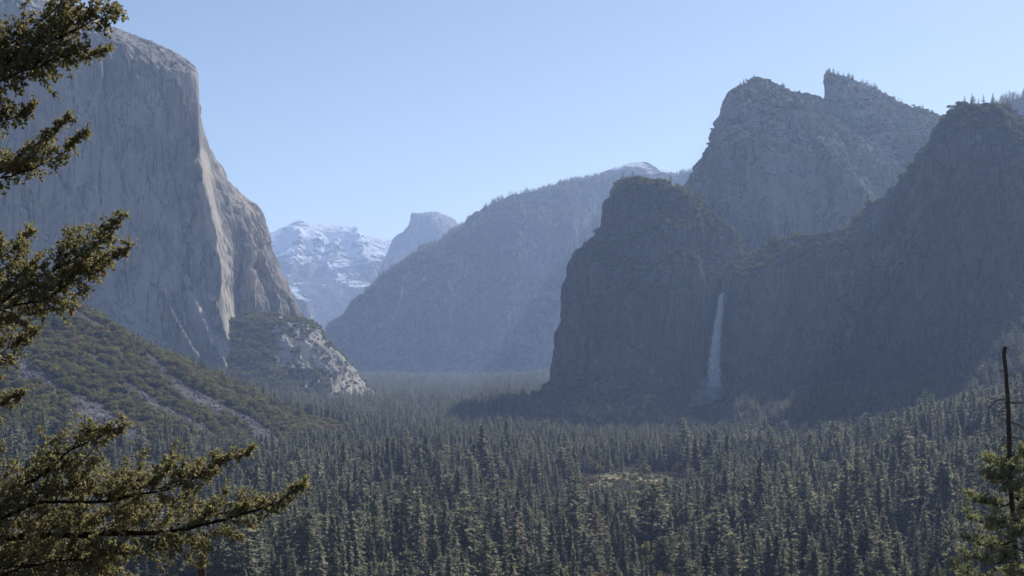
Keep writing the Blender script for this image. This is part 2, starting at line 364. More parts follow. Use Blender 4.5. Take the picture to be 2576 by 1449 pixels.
# ------------------------------------------------------------------ rock masses
MASS = {}
def loft(name, label, rows, nu, nv, mat, amp=(30, 12, 5), size=(260, 70, 22), seed=1, features=(), zs=3.2, smooth=False, ridged=True, groove=None, slab=0.9, calm=None, sunlit_tan=None):
    """rows: bottom to top to back; each a list of (px, py, distance).  A skin through these points, then roughened along its own normals."""
    P = np.array([[at(*q) for q in r] for r in rows], float)
    du = np.r_[0, np.cumsum(np.linalg.norm(np.diff(P, axis=1), axis=2).mean(0))]
    dv = np.r_[0, np.cumsum(np.linalg.norm(np.diff(P, axis=0), axis=2).mean(1))]
    V = pchip(dv, P, np.linspace(0, dv[-1], nv))
    V = np.swapaxes(pchip(du, np.swapaxes(V, 0, 1), np.linspace(0, du[-1], nu)), 0, 1)
    def normals(A):
        n = np.cross(np.gradient(A, axis=1), np.gradient(A, axis=0)); n /= np.linalg.norm(n, axis=2, keepdims=True) + 1e-9
        return n
    N = normals(V)
    q = V.reshape(-1, 3)
    def st(s, k=zs): return q / np.array([s, s, s * k])
    d = amp[0] * fbm(st(size[0], 1.6), 3, seed)
    d += amp[1] * fbm(st(size[1]), 4, seed + 50, 0.55, ridged)
    d += amp[2] * fbm(st(size[2], 2.0), 3, seed + 90, 0.6)
    if groove:
        gn = fbm(q / np.array([groove[0], groove[0], groove[0] * groove[2]]), 3, seed + 170, 0.5)
        d -= groove[1] * np.exp(-(gn / 0.045) ** 2) * smooth01(fbm(st(size[0], 1.0), 2, seed + 171), -0.35, 0.15)
    sl = fbm(st(size[1] * 2.2, zs * 0.7), 3, seed + 210, 0.5) * 3.2
    fr = sl - np.floor(sl); d += amp[1] * slab * (np.floor(sl) + smooth01(fr, 0.86, 1.0)) * 0.5
    # broken steps: ledges and blocks
    lv = q[:, 2] / (size[1] * 1.1) + 0.8 * fbm(st(size[0], 1.0), 2, seed + 130)
    d += amp[1] * 0.35 * (np.abs(lv - np.round(lv)) * 2 - 0.5)
    d -= d.mean()
    ppx, ppy = to_px(q); PP = np.stack([ppx, ppy], -1)
    if calm:
        cd, _, _ = seg_dist(PP, calm[0]); d *= 1 - calm[2] * (1 - smooth01(cd, calm[1] * 0.4, calm[1]))
    for ln, height, wl_, wr_ in features:
        _, side, pos = seg_dist(PP, ln); dd, _, _ = seg_dist(PP, ln)
        jag = 1 + 0.35 * fbm(st(40, 1.5), 3, seed + 7)
        s = side  # image y points down: positive side lies left of a line drawn downwards
        prof = np.where(s > 0, np.clip(1 - s / wl_, 0, 1), np.clip(1 + s / wr_, 0, 1))
        prof *= (dd < max(wl_, wr_) * 1.5) * np.clip(np.minimum(pos / 0.08, (1 - pos) / 0.10), 0, 1)
        d += height * prof * jag
    fade = np.minimum(1, np.minimum(np.arange(nv), 6) / 6.0)[:, None] * np.ones((1, nu))
    V2 = V + N * (d.reshape(nv, nu) * fade)[..., None]
    me = mesh_data(name, V2.reshape(-1, 3), grid_faces(np.arange(nu * nv).reshape(nv, nu)), [mat], smooth)
    if sunlit_tan:  # mask of the tan tint that brightens sunlit strips in the colour
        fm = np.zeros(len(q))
        for ln, wd in sunlit_tan:
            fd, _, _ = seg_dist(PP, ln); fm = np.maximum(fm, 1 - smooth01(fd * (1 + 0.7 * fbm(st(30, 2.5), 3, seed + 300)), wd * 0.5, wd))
        me.attributes.new('sunlit_tan', 'FLOAT', 'POINT').data.foreach_set('value', fm.astype(np.float32))
    o = obj(name, me); tag(o, label, kind='structure')
    N2 = normals(V2)
    MASS[o.name] = (V2, N2)
    return o

# the great cliff on the left
def cap_rows():
    R = []
    #      A far left      B               C             D              E              F              G nose         H              I              J              K edge         L behind
    R.append([(-900, 1180, 3400), (-300, 1150, 3300), (0, 1120, 3250), (250, 1080, 3300), (400, 1050, 3350), (545, 1030, 3420), (592, 1020, 3500), (600, 1015, 3630), (640, 1000, 3685), (700, 990, 3745), (757, 960, 3820), (700, 950, 4400)])
    R.append([(-900, 1000, 3430), (-300, 960, 3340), (0, 930, 3300), (250, 920, 3360), (400, 925, 3420), (572, 940, 3546), (585, 948, 3560), (618, 940, 3720), (654, 900, 3745), (700, 890, 3805), (762, 870, 3880), (720, 870, 4460)])
    R.append([(-900, 820, 3460), (-300, 800, 3380), (0, 795, 3350), (250, 800, 3420), (400, 805, 3490), (549, 805, 3606), (562, 805, 3620), (610, 805, 3780), (656, 800, 3805), (700, 798, 3865), (757, 803, 3940), (740, 800, 4520)])
    R.append([(-900, 660, 3490), (-300, 650, 3420), (0, 645, 3400), (250, 645, 3480), (400, 645, 3550), (524, 645, 3646), (537, 645, 3660), (589, 645, 3820), (616, 650, 3845), (640, 655, 3905), (682, 645, 3980), (670, 645, 4560)])
    R.append([(-900, 520, 3510), (-300, 515, 3450), (0, 510, 3430), (250, 510, 3520), (400, 510, 3590), (501, 510, 3676), (514, 510, 3690), (567, 512, 3850), (584, 515, 3875), (605, 518, 3935), (640, 526, 4010), (630, 526, 4590)])
    R.append([(-900, 390, 3530), (-300, 385, 3475), (0, 382, 3460), (250, 380, 3550), (400, 378, 3620), (489, 376, 3696), (502, 375, 3710), (512, 388, 3840), (524, 402, 3895), (545, 428, 3955), (566, 456, 4030), (560, 460, 4610)])
    R.append([(-900, 250, 3550), (-300, 250, 3500), (0, 250, 3490), (250, 250, 3580), (400, 250, 3650), (485, 250, 3716), (498, 250, 3730), (499, 255, 3860), (499, 262, 3915), (498, 280, 3975), (497, 310, 4050), (495, 330, 4630)])
    R.append([(-900, -40, 3580), (-300, -20, 3530), (0, 30, 3530), (250, 92, 3620), (390, 158, 3690), (472, 184, 3720), (494, 186, 3755), (494, 192, 3900), (490, 205, 4100), (488, 230, 4350), (486, 260, 4550), (484, 290, 4950)])
    R.append([(-900, -220, 3900), (-300, -170, 3850), (0, -70, 3800), (270, 66, 3850), (400, 128, 3860), (466, 156, 3870), (490, 172, 3860), (490, 180, 4000), (483, 200, 4200), (480, 225, 4450), (478, 250, 4650), (476, 280, 5000)])
    R.append([(-900, -230, 5200), (-300, -170, 5200), (0, -20, 5200), (270, 110, 5200), (400, 160, 5200), (450, 190, 5200), (465, 210, 5200), (465, 215, 5200), (465, 230, 5250), (463, 260, 5300), (460, 280, 5300), (458, 300, 5350)])
    return R
capf = [([(438, 190), (446, 240), (455, 300), (462, 380), (466, 440)], 34, 14, 3),
        ([(484, 250), (490, 320), (492, 400)], 22, 8, 3),
        ([(498, 400), (500, 450), (512, 520), (528, 600), (540, 680), (550, 760)], 22, 22, 5),
        ([(468, 455), (486, 500), (500, 560), (515, 640)], 22, 14, 5),
        ([(478, 742), (492, 780), (512, 835), (540, 890), (572, 945)], 12, 40, 16),
        ([(528, 752), (540, 800), (552, 850), (570, 905)], 24, 16, 5),
        ([(566, 470), (572, 540), (576, 620), (570, 720)], 16, 12, 6),
        ([(600, 500), (622, 600), (632, 700), (640, 790)], 28, 14, 6),
        ([(640, 560), (655, 640), (676, 720), (700, 790)], 24, 12, 6),
        ([(250, 120), (262, 300), (268, 520), (300, 700)], 12, 30, 6),
        ([(360, 560), (390, 680), (430, 800), (500, 920)], 18, 40, 10)]
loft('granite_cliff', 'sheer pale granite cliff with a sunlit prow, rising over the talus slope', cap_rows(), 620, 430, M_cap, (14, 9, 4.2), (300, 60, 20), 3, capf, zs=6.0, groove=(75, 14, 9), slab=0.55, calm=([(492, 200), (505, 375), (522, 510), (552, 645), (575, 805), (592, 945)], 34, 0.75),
     sunlit_tan=[([(508, 390), (530, 510), (556, 645), (580, 805), (592, 945)], 20), ([(484, 192), (490, 250)], 12), ([(500, 470), (520, 600)], 12), ([(590, 460), (640, 540)], 12), ([(612, 520), (628, 650), (640, 760)], 7), ([(480, 745), (520, 840), (560, 900)], 12)])  # prow strip and lit flakes: tan rock, with sun brightness painted in

# brushy pedestal with bright slabs at the cliff's right foot
ped = [[(520, 1060, 3330), (620, 1060, 3330), (720, 1055, 3380), (800, 1045, 3500), (860, 1030, 3700), (915, 1015, 3960), (938, 1000, 4160), (900, 990, 4700)],
       [(540, 1000, 3470), (620, 992, 3480), (720, 988, 3540), (800, 985, 3660), (850, 980, 3800), (900, 975, 4000), (914, 972, 4180), (880, 960, 4700)],
       [(545, 930, 3540), (620, 920, 3590), (710, 912, 3680), (770, 905, 3770), (830, 912, 3890), (872, 925, 4040), (886, 930, 4170), (850, 930, 4700)],
       [(550, 860, 3600), (620, 855, 3680), (700, 848, 3780), (745, 845, 3850), (790, 852, 3940), (825, 868, 4060), (838, 878, 4160), (810, 880, 4700)],
       [(555, 818, 3690), (620, 812, 3760), (680, 806, 3860), (715, 804, 3930), (752, 804, 4010), (783, 818, 4100), (792, 824, 4160), (780, 830, 4700)],
       [(560, 800, 3900), (620, 795, 3950), (680, 792, 4060), (715, 792, 4130), (745, 795, 4200), (765, 806, 4260), (772, 810, 4300), (765, 820, 4800)]]
ped = [[(a, b_, c - max(0, c - 3600) * 0.24) for a, b_, c in r] for r in ped]
pedf = [([(690, 815), (720, 860), (760, 920), (800, 970)], 22, 30, 6), ([(735, 812), (770, 860), (820, 925), (850, 965)], 22, 22, 6), ([(780, 830), (820, 880), (870, 940)], 20, 20, 5)]
loft('rock_pedestal', 'brush covered slope with bright granite slabs at the right foot of the cliff', ped, 260, 170, M_ped, (12, 10, 4), (160, 55, 18), 11, pedf, zs=1.5, slab=0.5)

# dark buttress left of the fall, wall round the fall, tower at the right edge
but = [[(1340, 1075, 3300), (1304, 1092, 2400), (1420, 1114, 2250), (1560, 1118, 2200), (1680, 1118, 2200), (1770, 1118, 2200), (1806, 1118, 2220), (1860, 1118, 2200), (1960, 1116, 2150), (2100, 1112, 2080), (2250, 1100, 2000), (2400, 1085, 1930), (2500, 1070, 1880), (2640, 1060, 1850), (2950, 1050, 1900)],
       [(1400, 980, 3650), (1380, 976, 2960), (1462, 1000, 2800), (1570, 1000, 2740), (1680, 990, 2750), (1765, 985, 2830), (1796, 975, 2880), (1862, 940, 2780), (1960, 890, 2700), (2100, 885, 2600), (2250, 865, 2500), (2390, 785, 2400), (2490, 720, 2350), (2620, 690, 2300), (2850, 700, 2400)],
       [(1420, 840, 3660), (1422, 830, 3040), (1490, 830, 2920), (1580, 835, 2830), (1680, 850, 2810), (1768, 850, 2890), (1804, 850, 2930), (1862, 850, 2815), (1960, 780, 2735), (2100, 760, 2635), (2250, 740, 2535), (2390, 650, 2435), (2490, 600, 2375), (2600, 580, 2325), (2800, 600, 2500)],
       [(1455, 655, 3670), (1482, 645, 3060), (1526, 700, 2960), (1590, 715, 2880), (1690, 706, 2850), (1770, 742, 2920), (1818, 739, 2960), (1864, 716, 2840), (1960, 662, 2775), (2100, 640, 2675), (2250, 620, 2575), (2385, 500, 2475), (2485, 480, 2415), (2580, 470, 2365), (2750, 500, 2600)],
       [(1500, 620, 3690), (1526, 612, 3120), (1562, 610, 3030), (1610, 620, 2950), (1690, 630, 2930), (1775, 660, 3020), (1836, 690, 3060), (1880, 694, 2930), (1970, 634, 2850), (2110, 600, 2750), (2260, 540, 2640), (2385, 380, 2520), (2485, 350, 2460), (2575, 370, 2405), (2700, 400, 2700)],
       [(1550, 490, 3720), (1566, 476, 3220), (1592, 463, 3120), (1640, 478, 3060), (1712, 497, 3050), (1790, 560, 3140), (1860, 610, 3190), (1896, 672, 2970), (1985, 606, 2890), (2120, 563, 2850), (2252, 480, 2740), (2392, 275, 2600), (2490, 257, 2540), (2563, 300, 2480), (2680, 380, 2750)],
       [(1570, 530, 3800), (1580, 520, 3750), (1608, 520, 3760), (1660, 530, 3800), (1730, 545, 3850), (1800, 600, 3900), (1870, 660, 3950), (1910, 720, 3500), (2000, 660, 3300), (2135, 610, 3200), (2275, 540, 3100), (2400, 320, 2950), (2500, 290, 2900), (2575, 330, 2850), (2670, 400, 3000)]]
butf = [([(1880, 690), (1872, 780), (1862, 860), (1850, 940)], 30, 40, 40), ([(2330, 620), (2290, 740), (2270, 850)], 25, 40, 30), ([(1500, 640), (1490, 760), (1480, 900)], 22, 40, 40),
        ([(1600, 720), (1610, 850), (1600, 960)], 20, 40, 40), ([(1700, 715), (1705, 820), (1720, 930)], 18, 30, 30), ([(2100, 640), (2105, 760), (2120, 860)], 20, 40, 40), ([(2440, 300), (2430, 480), (2425, 660)], 20, 40, 30)]
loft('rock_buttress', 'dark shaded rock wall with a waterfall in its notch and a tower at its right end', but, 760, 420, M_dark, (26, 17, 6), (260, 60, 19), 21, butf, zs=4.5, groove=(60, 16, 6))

# middle rock behind the notch
midr = [[(1720, 720, 4300), (1690, 700, 3750), (1800, 700, 3480), (1900, 700, 3420), (2000, 700, 3400), (2230, 660, 3400), (2350, 650, 3520), (2450, 650, 3720), (2600, 650, 4300)],
        [(1735, 495, 4300), (1721, 490, 3720), (1800, 560, 3520), (1900, 560, 3460), (2000, 570, 3450), (2150, 510, 3450), (2235, 490, 3730), (2300, 450, 3900), (2500, 450, 4400)],
        [(1775, 410, 4350), (1768, 398, 3760), (1830, 430, 3580), (1905, 430, 3520), (1990, 440, 3500), (2108, 425, 3520), (2151, 408, 3830), (2190, 385, 3960), (2350, 400, 4500)],
        [(1825, 330, 4400), (1820, 312, 3790), (1850, 330, 3660), (1910, 330, 3600), (1970, 340, 3570), (2055, 355, 3580), (2091, 338, 3890), (2120, 335, 4000), (2250, 350, 4600)],
        [(1842, 270, 4450), (1836, 252, 3810), (1862, 256, 3750), (1912, 258, 3700), (1952, 268, 3660), (2003, 284, 3680), (2041, 279, 3970), (2075, 290, 4060), (2200, 310, 4700)],
        [(1856, 245, 4500), (1850, 229, 3860), (1876, 218, 3870), (1903, 210, 3880), (1936, 214, 3870), (1978, 227, 3870), (2027, 249, 3980), (2070, 264, 4100), (2180, 290, 4750)],
        [(1870, 270, 4700), (1870, 260, 4500), (1890, 250, 4500), (1910, 240, 4500), (1940, 245, 4500), (1980, 255, 4500), (2020, 275, 4500), (2060, 290, 4550), (2150, 310, 4850)]]
midf = [([(1850, 300), (1830, 420), (1815, 540)], 20, 40, 30), ([(1920, 320), (1925, 420), (1930, 540)], 16, 40, 30), ([(1985, 262), (2030, 325), (2062, 362), (2110, 428), (2150, 505)], 24, 40, 5)]
loft('rock_peak', 'grey rounded rock peak with a sunlit streak down its right shoulder', midr, 380, 300, M_mid, (24, 15, 6), (260, 65, 20), 31, midf, zs=3.6, groove=(70, 14, 6))

high = [[(2100, 640, 4900), (2050, 640, 4150), (2110, 640, 4000), (2200, 640, 3900), (2300, 640, 3850), (2420, 640, 3800), (2600, 640, 3900)],
        [(2095, 430, 4900), (2070, 430, 4160), (2112, 430, 4100), (2200, 430, 4030), (2300, 430, 3980), (2400, 430, 3950), (2550, 430, 4100)],
        [(2090, 310, 4900), (2077, 305, 4170), (2110, 305, 4140), (2200, 320, 4130), (2300, 345, 4110), (2390, 350, 4150), (2500, 380, 4300)],
        [(2086, 215, 4900), (2080, 206, 4200), (2108, 202, 4230), (2192, 228, 4300), (2290, 272, 4380), (2372, 296, 4450), (2480, 340, 4600)],
        [(2095, 235, 5100), (2095, 225, 4800), (2115, 222, 4800), (2195, 250, 4900), (2290, 295, 4950), (2370, 320, 5000), (2470, 360, 5100)]]
loft('rock_peak', 'higher rock peak with a square left edge and brushy slope descending right', high, 300, 200, M_mid, (14, 11, 6), (240, 60, 20), 41, zs=2.0)

farr = [[(2480, 560, 4700), (2540, 560, 4600), (2640, 560, 4500), (2800, 560, 4500)], [(2490, 300, 4900), (2530, 290, 4850), (2640, 280, 4800), (2800, 270, 4800)],
        [(2505, 272, 5000), (2540, 252, 5000), (2640, 236, 5000), (2800, 220, 5000)], [(2510, 300, 5500), (2545, 290, 5500), (2640, 270, 5500), (2800, 260, 5500)]]
loft('wooded_ridge', 'sliver of wooded ridge behind the tower at the right edge', farr, 90, 70, M_ridge, (10, 8, 4), (200, 70, 25), 47, zs=1.2)

# long wooded ridge in the middle distance
rid = [[(790, 985, 7300), (880, 985, 6600), (960, 985, 6600), (1060, 985, 6700), (1160, 985, 6800), (1260, 985, 6900), (1360, 985, 7000), (1460, 985, 7100), (1600, 985, 7300), (1800, 985, 7600)],
       [(800, 900, 7400), (872, 900, 6800), (960, 900, 6850), (1060, 900, 6950), (1160, 900, 7050), (1260, 900, 7150), (1360, 900, 7250), (1460, 900, 7400), (1600, 900, 7600), (1800, 900, 7900)],
       [(815, 850, 7500), (850, 838, 6950), (940, 810, 7000), (1040, 790, 7150), (1150, 770, 7250), (1255, 760, 7350), (1360, 750, 7450), (1460, 740, 7600), (1600, 730, 7850), (1800, 720, 8100)],
       [(818, 842, 7550), (852, 812, 7050), (930, 745, 7150), (1022, 680, 7300), (1130, 630, 7450), (1240, 600, 7550), (1350, 590, 7650), (1460, 580, 7850), (1600, 570, 8100), (1800, 560, 8400)],
       [(820, 838, 7600), (862, 802, 7250), (927, 734, 7350), (1024, 660, 7550), (1130, 600, 7750), (1226, 535, 7900), (1342, 490, 8100), (1475, 455, 8400), (1600, 446, 8700), (1800, 430, 9000)],
       [(835, 850, 8200), (880, 820, 8200), (940, 760, 8300), (1030, 690, 8400), (1130, 620, 8600), (1225, 560, 8800), (1345, 510, 9000), (1480, 480, 9200), (1600, 470, 9400), (1800, 450, 9700)]]
ridf = [([(1130, 640), (1120, 740), (1080, 880)], 60, 40, 50), ([(1300, 560), (1290, 700), (1250, 880)], 60, 40, 50), ([(1440, 520), (1420, 680), (1360, 880)], 60, 40, 50), ([(1010, 720), (980, 800), (960, 900)], 40, 30, 40)]
loft('wooded_ridge', 'long hazy ridge with conifers along its crest, closing the valley', rid, 420, 260, M_ridge, (34, 32, 13), (520, 150, 48), 51, ridf, zs=2.2)

sdome = [[(1490, 500, 9000), (1545, 500, 8900), (1590, 500, 8850), (1640, 500, 8850), (1690, 500, 8950), (1740, 500, 9200)],
         [(1500, 450, 9050), (1548, 448, 8980), (1590, 446, 8940), (1640, 446, 8940), (1690, 448, 9020), (1735, 450, 9200)],
         [(1512, 437, 9150), (1556, 424, 9080), (1592, 420, 9050), (1636, 424, 9060), (1672, 434, 9110), (1725, 440, 9200)],
         [(1520, 434, 9250), (1574, 416, 9220), (1597, 408, 9220), (1618, 407, 9220), (1652, 421, 9220), (1720, 440, 9250)],
         [(1530, 450, 9600), (1570, 435, 9600), (1600, 430, 9600), (1625, 430, 9600), (1660, 440, 9600), (1720, 455, 9600)]]
loft('granite_dome', 'low rounded dome with snow patches on top of the long ridge', sdome, 140, 90, M_sdome, (8, 5, 3), (300, 90, 35), 61, zs=1.0, smooth=True)

# the split dome and the snowy mountain at the valley's head
hd = [[(955, 960, 13400), (930, 900, 12300), (1000, 900, 12200), (1060, 900, 12200), (1110, 900, 12250), (1170, 900, 12400), (1260, 900, 13000)],
      [(968, 720, 13500), (945, 720, 12700), (1000, 720, 12600), (1060, 720, 12600), (1100, 700, 12620), (1160, 690, 12700), (1240, 690, 13200)],
      [(985, 640, 13500), (968, 640, 12850), (1010, 640, 12750), (1060, 630, 12740), (1098, 620, 12740), (1155, 605, 12850), (1220, 620, 13300)],
      [(1010, 610, 13500), (990, 598, 12900), (1022, 590, 12820), (1060, 585, 12800), (1090, 575, 12800), (1140, 575, 12920), (1190, 590, 13400)],
      [(1034, 560, 13500), (1026, 570, 12940), (1032, 556, 12880), (1060, 553, 12850), (1083, 550, 12860), (1126, 558, 13020), (1165, 575, 13400)],
      [(1040, 550, 13500), (1031, 546, 12960), (1036, 537, 12920), (1062, 539, 12900), (1086, 536, 12930), (1112, 539, 13100), (1150, 562, 13420)],
      [(1045, 560, 13700), (1040, 545, 13500), (1048, 542, 13500), (1070, 541, 13500), (1090, 538, 13500), (1108, 540, 13500), (1140, 556, 13600)]]
loft('granite_dome', 'tall split granite dome with a sheer face at the head of the valley', hd, 220, 220, M_dome, (10, 16, 8), (500, 130, 50), 71, zs=5.0, smooth=False)

sm = [[(560, 960, 12500), (660, 960, 12000), (720, 960, 12000), (790, 960, 12200), (860, 960, 12400), (930, 960, 12600), (1010, 960, 12900), (1080, 960, 13300)],
      [(565, 830, 13400), (660, 830, 12900), (720, 820, 12900), (790, 820, 13100), (860, 810, 13300), (930, 790, 13500), (1010, 780, 13800), (1080, 780, 14000)],
      [(575, 720, 14000), (665, 720, 13800), (725, 700, 13800), (790, 710, 13900), (860, 700, 14000), (930, 690, 14200), (1010, 690, 14500), (1080, 690, 14600)],
      [(590, 650, 14600), (670, 640, 14600), (740, 620, 14500), (790, 625, 14500), (860, 630, 14600), (930, 640, 14800), (1010, 640, 15000), (1080, 650, 15000)],
      [(600, 612, 15200), (676, 590, 15200), (752, 560, 15200), (792, 570, 15200), (872, 578, 15100), (930, 601, 15200), (1010, 608, 15300), (1080, 620, 15300)],
      [(600, 640, 16500), (680, 630, 16500), (752, 605, 16500), (795, 610, 16500), (875, 620, 16500), (930, 640, 16500), (1010, 650, 16500), (1080, 650, 16500)]]
smf = [([(884, 580), (893, 605), (905, 640), (945, 690)], 70, 22, 8), ([(757, 575), (752, 620), (735, 680), (715, 740)], 60, 30, 14), ([(810, 590), (790, 640), (770, 700)], 60, 25, 14), ([(850, 600), (835, 640), (815, 680)], 60, 20, 12)]
loft('snowy_mountain', 'far snow streaked mountain with a long jagged crest', sm, 360, 260, M_snow, (30, 26, 13), (900, 260, 90), 81, smf, zs=1.2)

wc = [[(735, 900, 9500), (752, 900, 9300), (775, 900, 9300), (800, 900, 9700)], [(738, 800, 9550), (752, 800, 9380), (778, 800, 9380), (792, 800, 9700)], [(742, 756, 9600), (750, 752, 9480), (769, 760, 9480), (780, 775, 9700)], [(745, 765, 10000), (752, 760, 10000), (768, 764, 10000), (778, 780, 10000)]]
loft('rock_column', 'small pale rock column peeping out behind the cliff foot', wc, 60, 80, M_cap, (14, 14, 7), (200, 60, 25), 91, zs=3.0)

# tan rock stub on the talus skyline
b = at(137, 770, 2030)
st_rows = [[(118, 815, 2060), (124, 815, 2020), (146, 815, 2015), (156, 812, 2060)], [(122, 770, 2062), (127, 772, 2030), (145, 772, 2028), (151, 770, 2062)], [(126, 742, 2064), (130, 741, 2040), (145, 743, 2040), (148, 745, 2064)], [(128, 744, 2085), (132, 743, 2085), (143, 745, 2085), (147, 747, 2085)]]
loft('rock_pinnacle', 'small tan rock pinnacle on the crest of the talus hillside', st_rows, 40, 50, M_tan, (2, 2.5, 1.2), (30, 12, 5), 95, zs=2.0)

# ------------------------------------------------------------------ waterfall and mist
fl = np.array([(1823, 737, 2880), (1818, 741, 2868), (1812, 780, 2850), (1805, 830, 2842), (1800, 880, 2836), (1797, 920, 2826), (1797, 975, 2805)], float)
fw = np.array([11, 15, 19, 23, 28, 34, 42], float)
tt = np.linspace(0, 1, 160); tc = np.linspace(0, 1, len(fl)) ** 1.0
tc = np.r_[0, np.cumsum(np.hypot(*np.diff(fl[:, :2], axis=0).T))]; tc /= tc[-1]
C = pchip(tc, fl, tt); Wd = pchip(tc, fw[:, None], tt)[:, 0]
vs, ac = [], []
NA = 26
for i in range(160):
    for j in range(NA):
        a = 2 * math.pi * j / NA; u = math.cos(a); dep = math.sin(a)
        rag = 1 + 0.18 * math.sin(i * 0.9 + j * 2.1) + 0.12 * math.sin(i * 0.31 + j)
        x, y, z = at(C[i, 0] + u * Wd[i] / 2 * rag, C[i, 1], C[i, 2])
        vs.append((x, y + dep * Wd[i] * 0.28, z)); ac.append((1 - abs(u) ** 2.5) * (1.0 - 0.6 * max(0, (i - 95) / 64) ** 1.5))
vi = np.arange(160 * NA).reshape(160, NA); vi = np.c_[vi, vi[:, :1]]
me = mesh_data('waterfall', vs, grid_faces(vi), [M_water], True)
me.attributes.new('across', 'FLOAT', 'POINT').data.foreach_set('value', np.clip(ac, 0, 1).astype(np.float32))
tag(obj('waterfall', me), 'thin white waterfall dropping down the dark rock wall', kind='structure')
# mist: a ragged hull of spray drifting down and left
ml = np.array([(1799, 895, 2790), (1797, 945, 2740), (1784, 985, 2650), (1762, 1006, 2600), (1736, 1024, 2550)], float); mr = np.array([8, 17, 34, 34, 12], float)
vs = []; tt = np.linspace(0, 1, 40); C = pchip(np.linspace(0, 1, 5), ml, tt); Rr = pchip(np.linspace(0, 1, 5), mr[:, None], tt)[:, 0]
for i in range(40):
    k = math.sin(math.pi * (i + 0.3) / 39.6) ** 0.4 if 0 < i < 39 else 0.05
    for j in range(20):
        a = 2 * math.pi * j / 20; r = Rr[i] * k * (1 + 0.2 * math.sin(3 * a + i * 0.5))
        x, y, z = at(C[i, 0] + r * math.cos(a) * 0.9, C[i, 1] - r * 0.7 * math.sin(a) * 0.6, C[i, 2]); vs.append((x, y + r * 1.8 * math.sin(a), z))
vi = np.arange(800).reshape(40, 20); vi = np.c_[vi, vi[:, :1]]
me = mesh_data('mist', vs, grid_faces(vi)[:, ::-1], [], True)
t = NT('spray'); pv = t.n('ShaderNodeVolumePrincipled'); pv.inputs['Color'].default_value = (0.95, 0.97, 1, 1)
sn = t.noise(t.pos(), 0.035, 5, 0.6)
t.l(t.math('MULTIPLY', t.remap(sn, 0.36, 0.72), 0.05), pv.inputs['Density']); t.l(pv.outputs[0], t.out.inputs['Volume'])
me.materials.append(t.m)
tag(obj('mist', me), 'pale spray drifting left from the foot of the waterfall', kind='stuff')

# ------------------------------------------------------------------ tree, shrub and rock shapes
def tube(path, radii, n=6):
    path = np.asarray(path, float); k = len(path); V = []
    tg = np.gradient(path, axis=0); tg /= np.linalg.norm(tg, axis=1, keepdims=True) + 1e-9
    for i in range(k):
        a = np.array((0, 0, 1.0)) if abs(tg[i, 2]) < 0.9 else np.array((1.0, 0, 0))
        u = np.cross(tg[i], a); u /= np.linalg.norm(u); w = np.cross(tg[i], u)
        an = 2 * np.pi * np.arange(n) / n
        V.append(path[i] + radii[i] * (np.cos(an)[:, None] * u + np.sin(an)[:, None] * w))
    idx = np.arange(k * n).reshape(k, n); idx = np.c_[idx, idx[:, :1]]
    return np.concatenate(V), grid_faces(idx)

class Bag:
    def __init__(self): self.v = []; self.f = []; self.n = 0
    def add(self, v, f): self.v.append(np.asarray(v, float)); self.f.append(np.asarray(f) + self.n); self.n += len(v)
    def mesh(self, name, mats, smooth=False): return mesh_data(name, np.concatenate(self.v), np.concatenate(self.f), mats, smooth)

def leaves(cent, axis, length, width, rng, side=None, roll=0.5):
    """one diamond leaf-spray per row, lying along axis with a random roll"""
    n = len(cent); axis = axis / (np.linalg.norm(axis, axis=1, keepdims=True) + 1e-9)
    r = rng.normal(size=(n, 3)); r = r if side is None else side + r * roll
    s = np.cross(axis, r) if side is None else r - axis * (r * axis).sum(1, keepdims=True); s /= np.linalg.norm(s, axis=1, keepdims=True) + 1e-9
    L = np.asarray(length).reshape(-1, 1) * np.ones((n, 1)); Wd = np.asarray(width).reshape(-1, 1) * np.ones((n, 1))
    up = np.cross(s, axis)
    v = np.stack([cent - axis * L * 0.5, cent + s * Wd * 0.5 + up * Wd * 0.15, cent + axis * L * 0.5, cent - s * Wd * 0.5 + up * Wd * 0.15], 1).reshape(-1, 3)
    return v, np.arange(4 * n).reshape(n, 4)

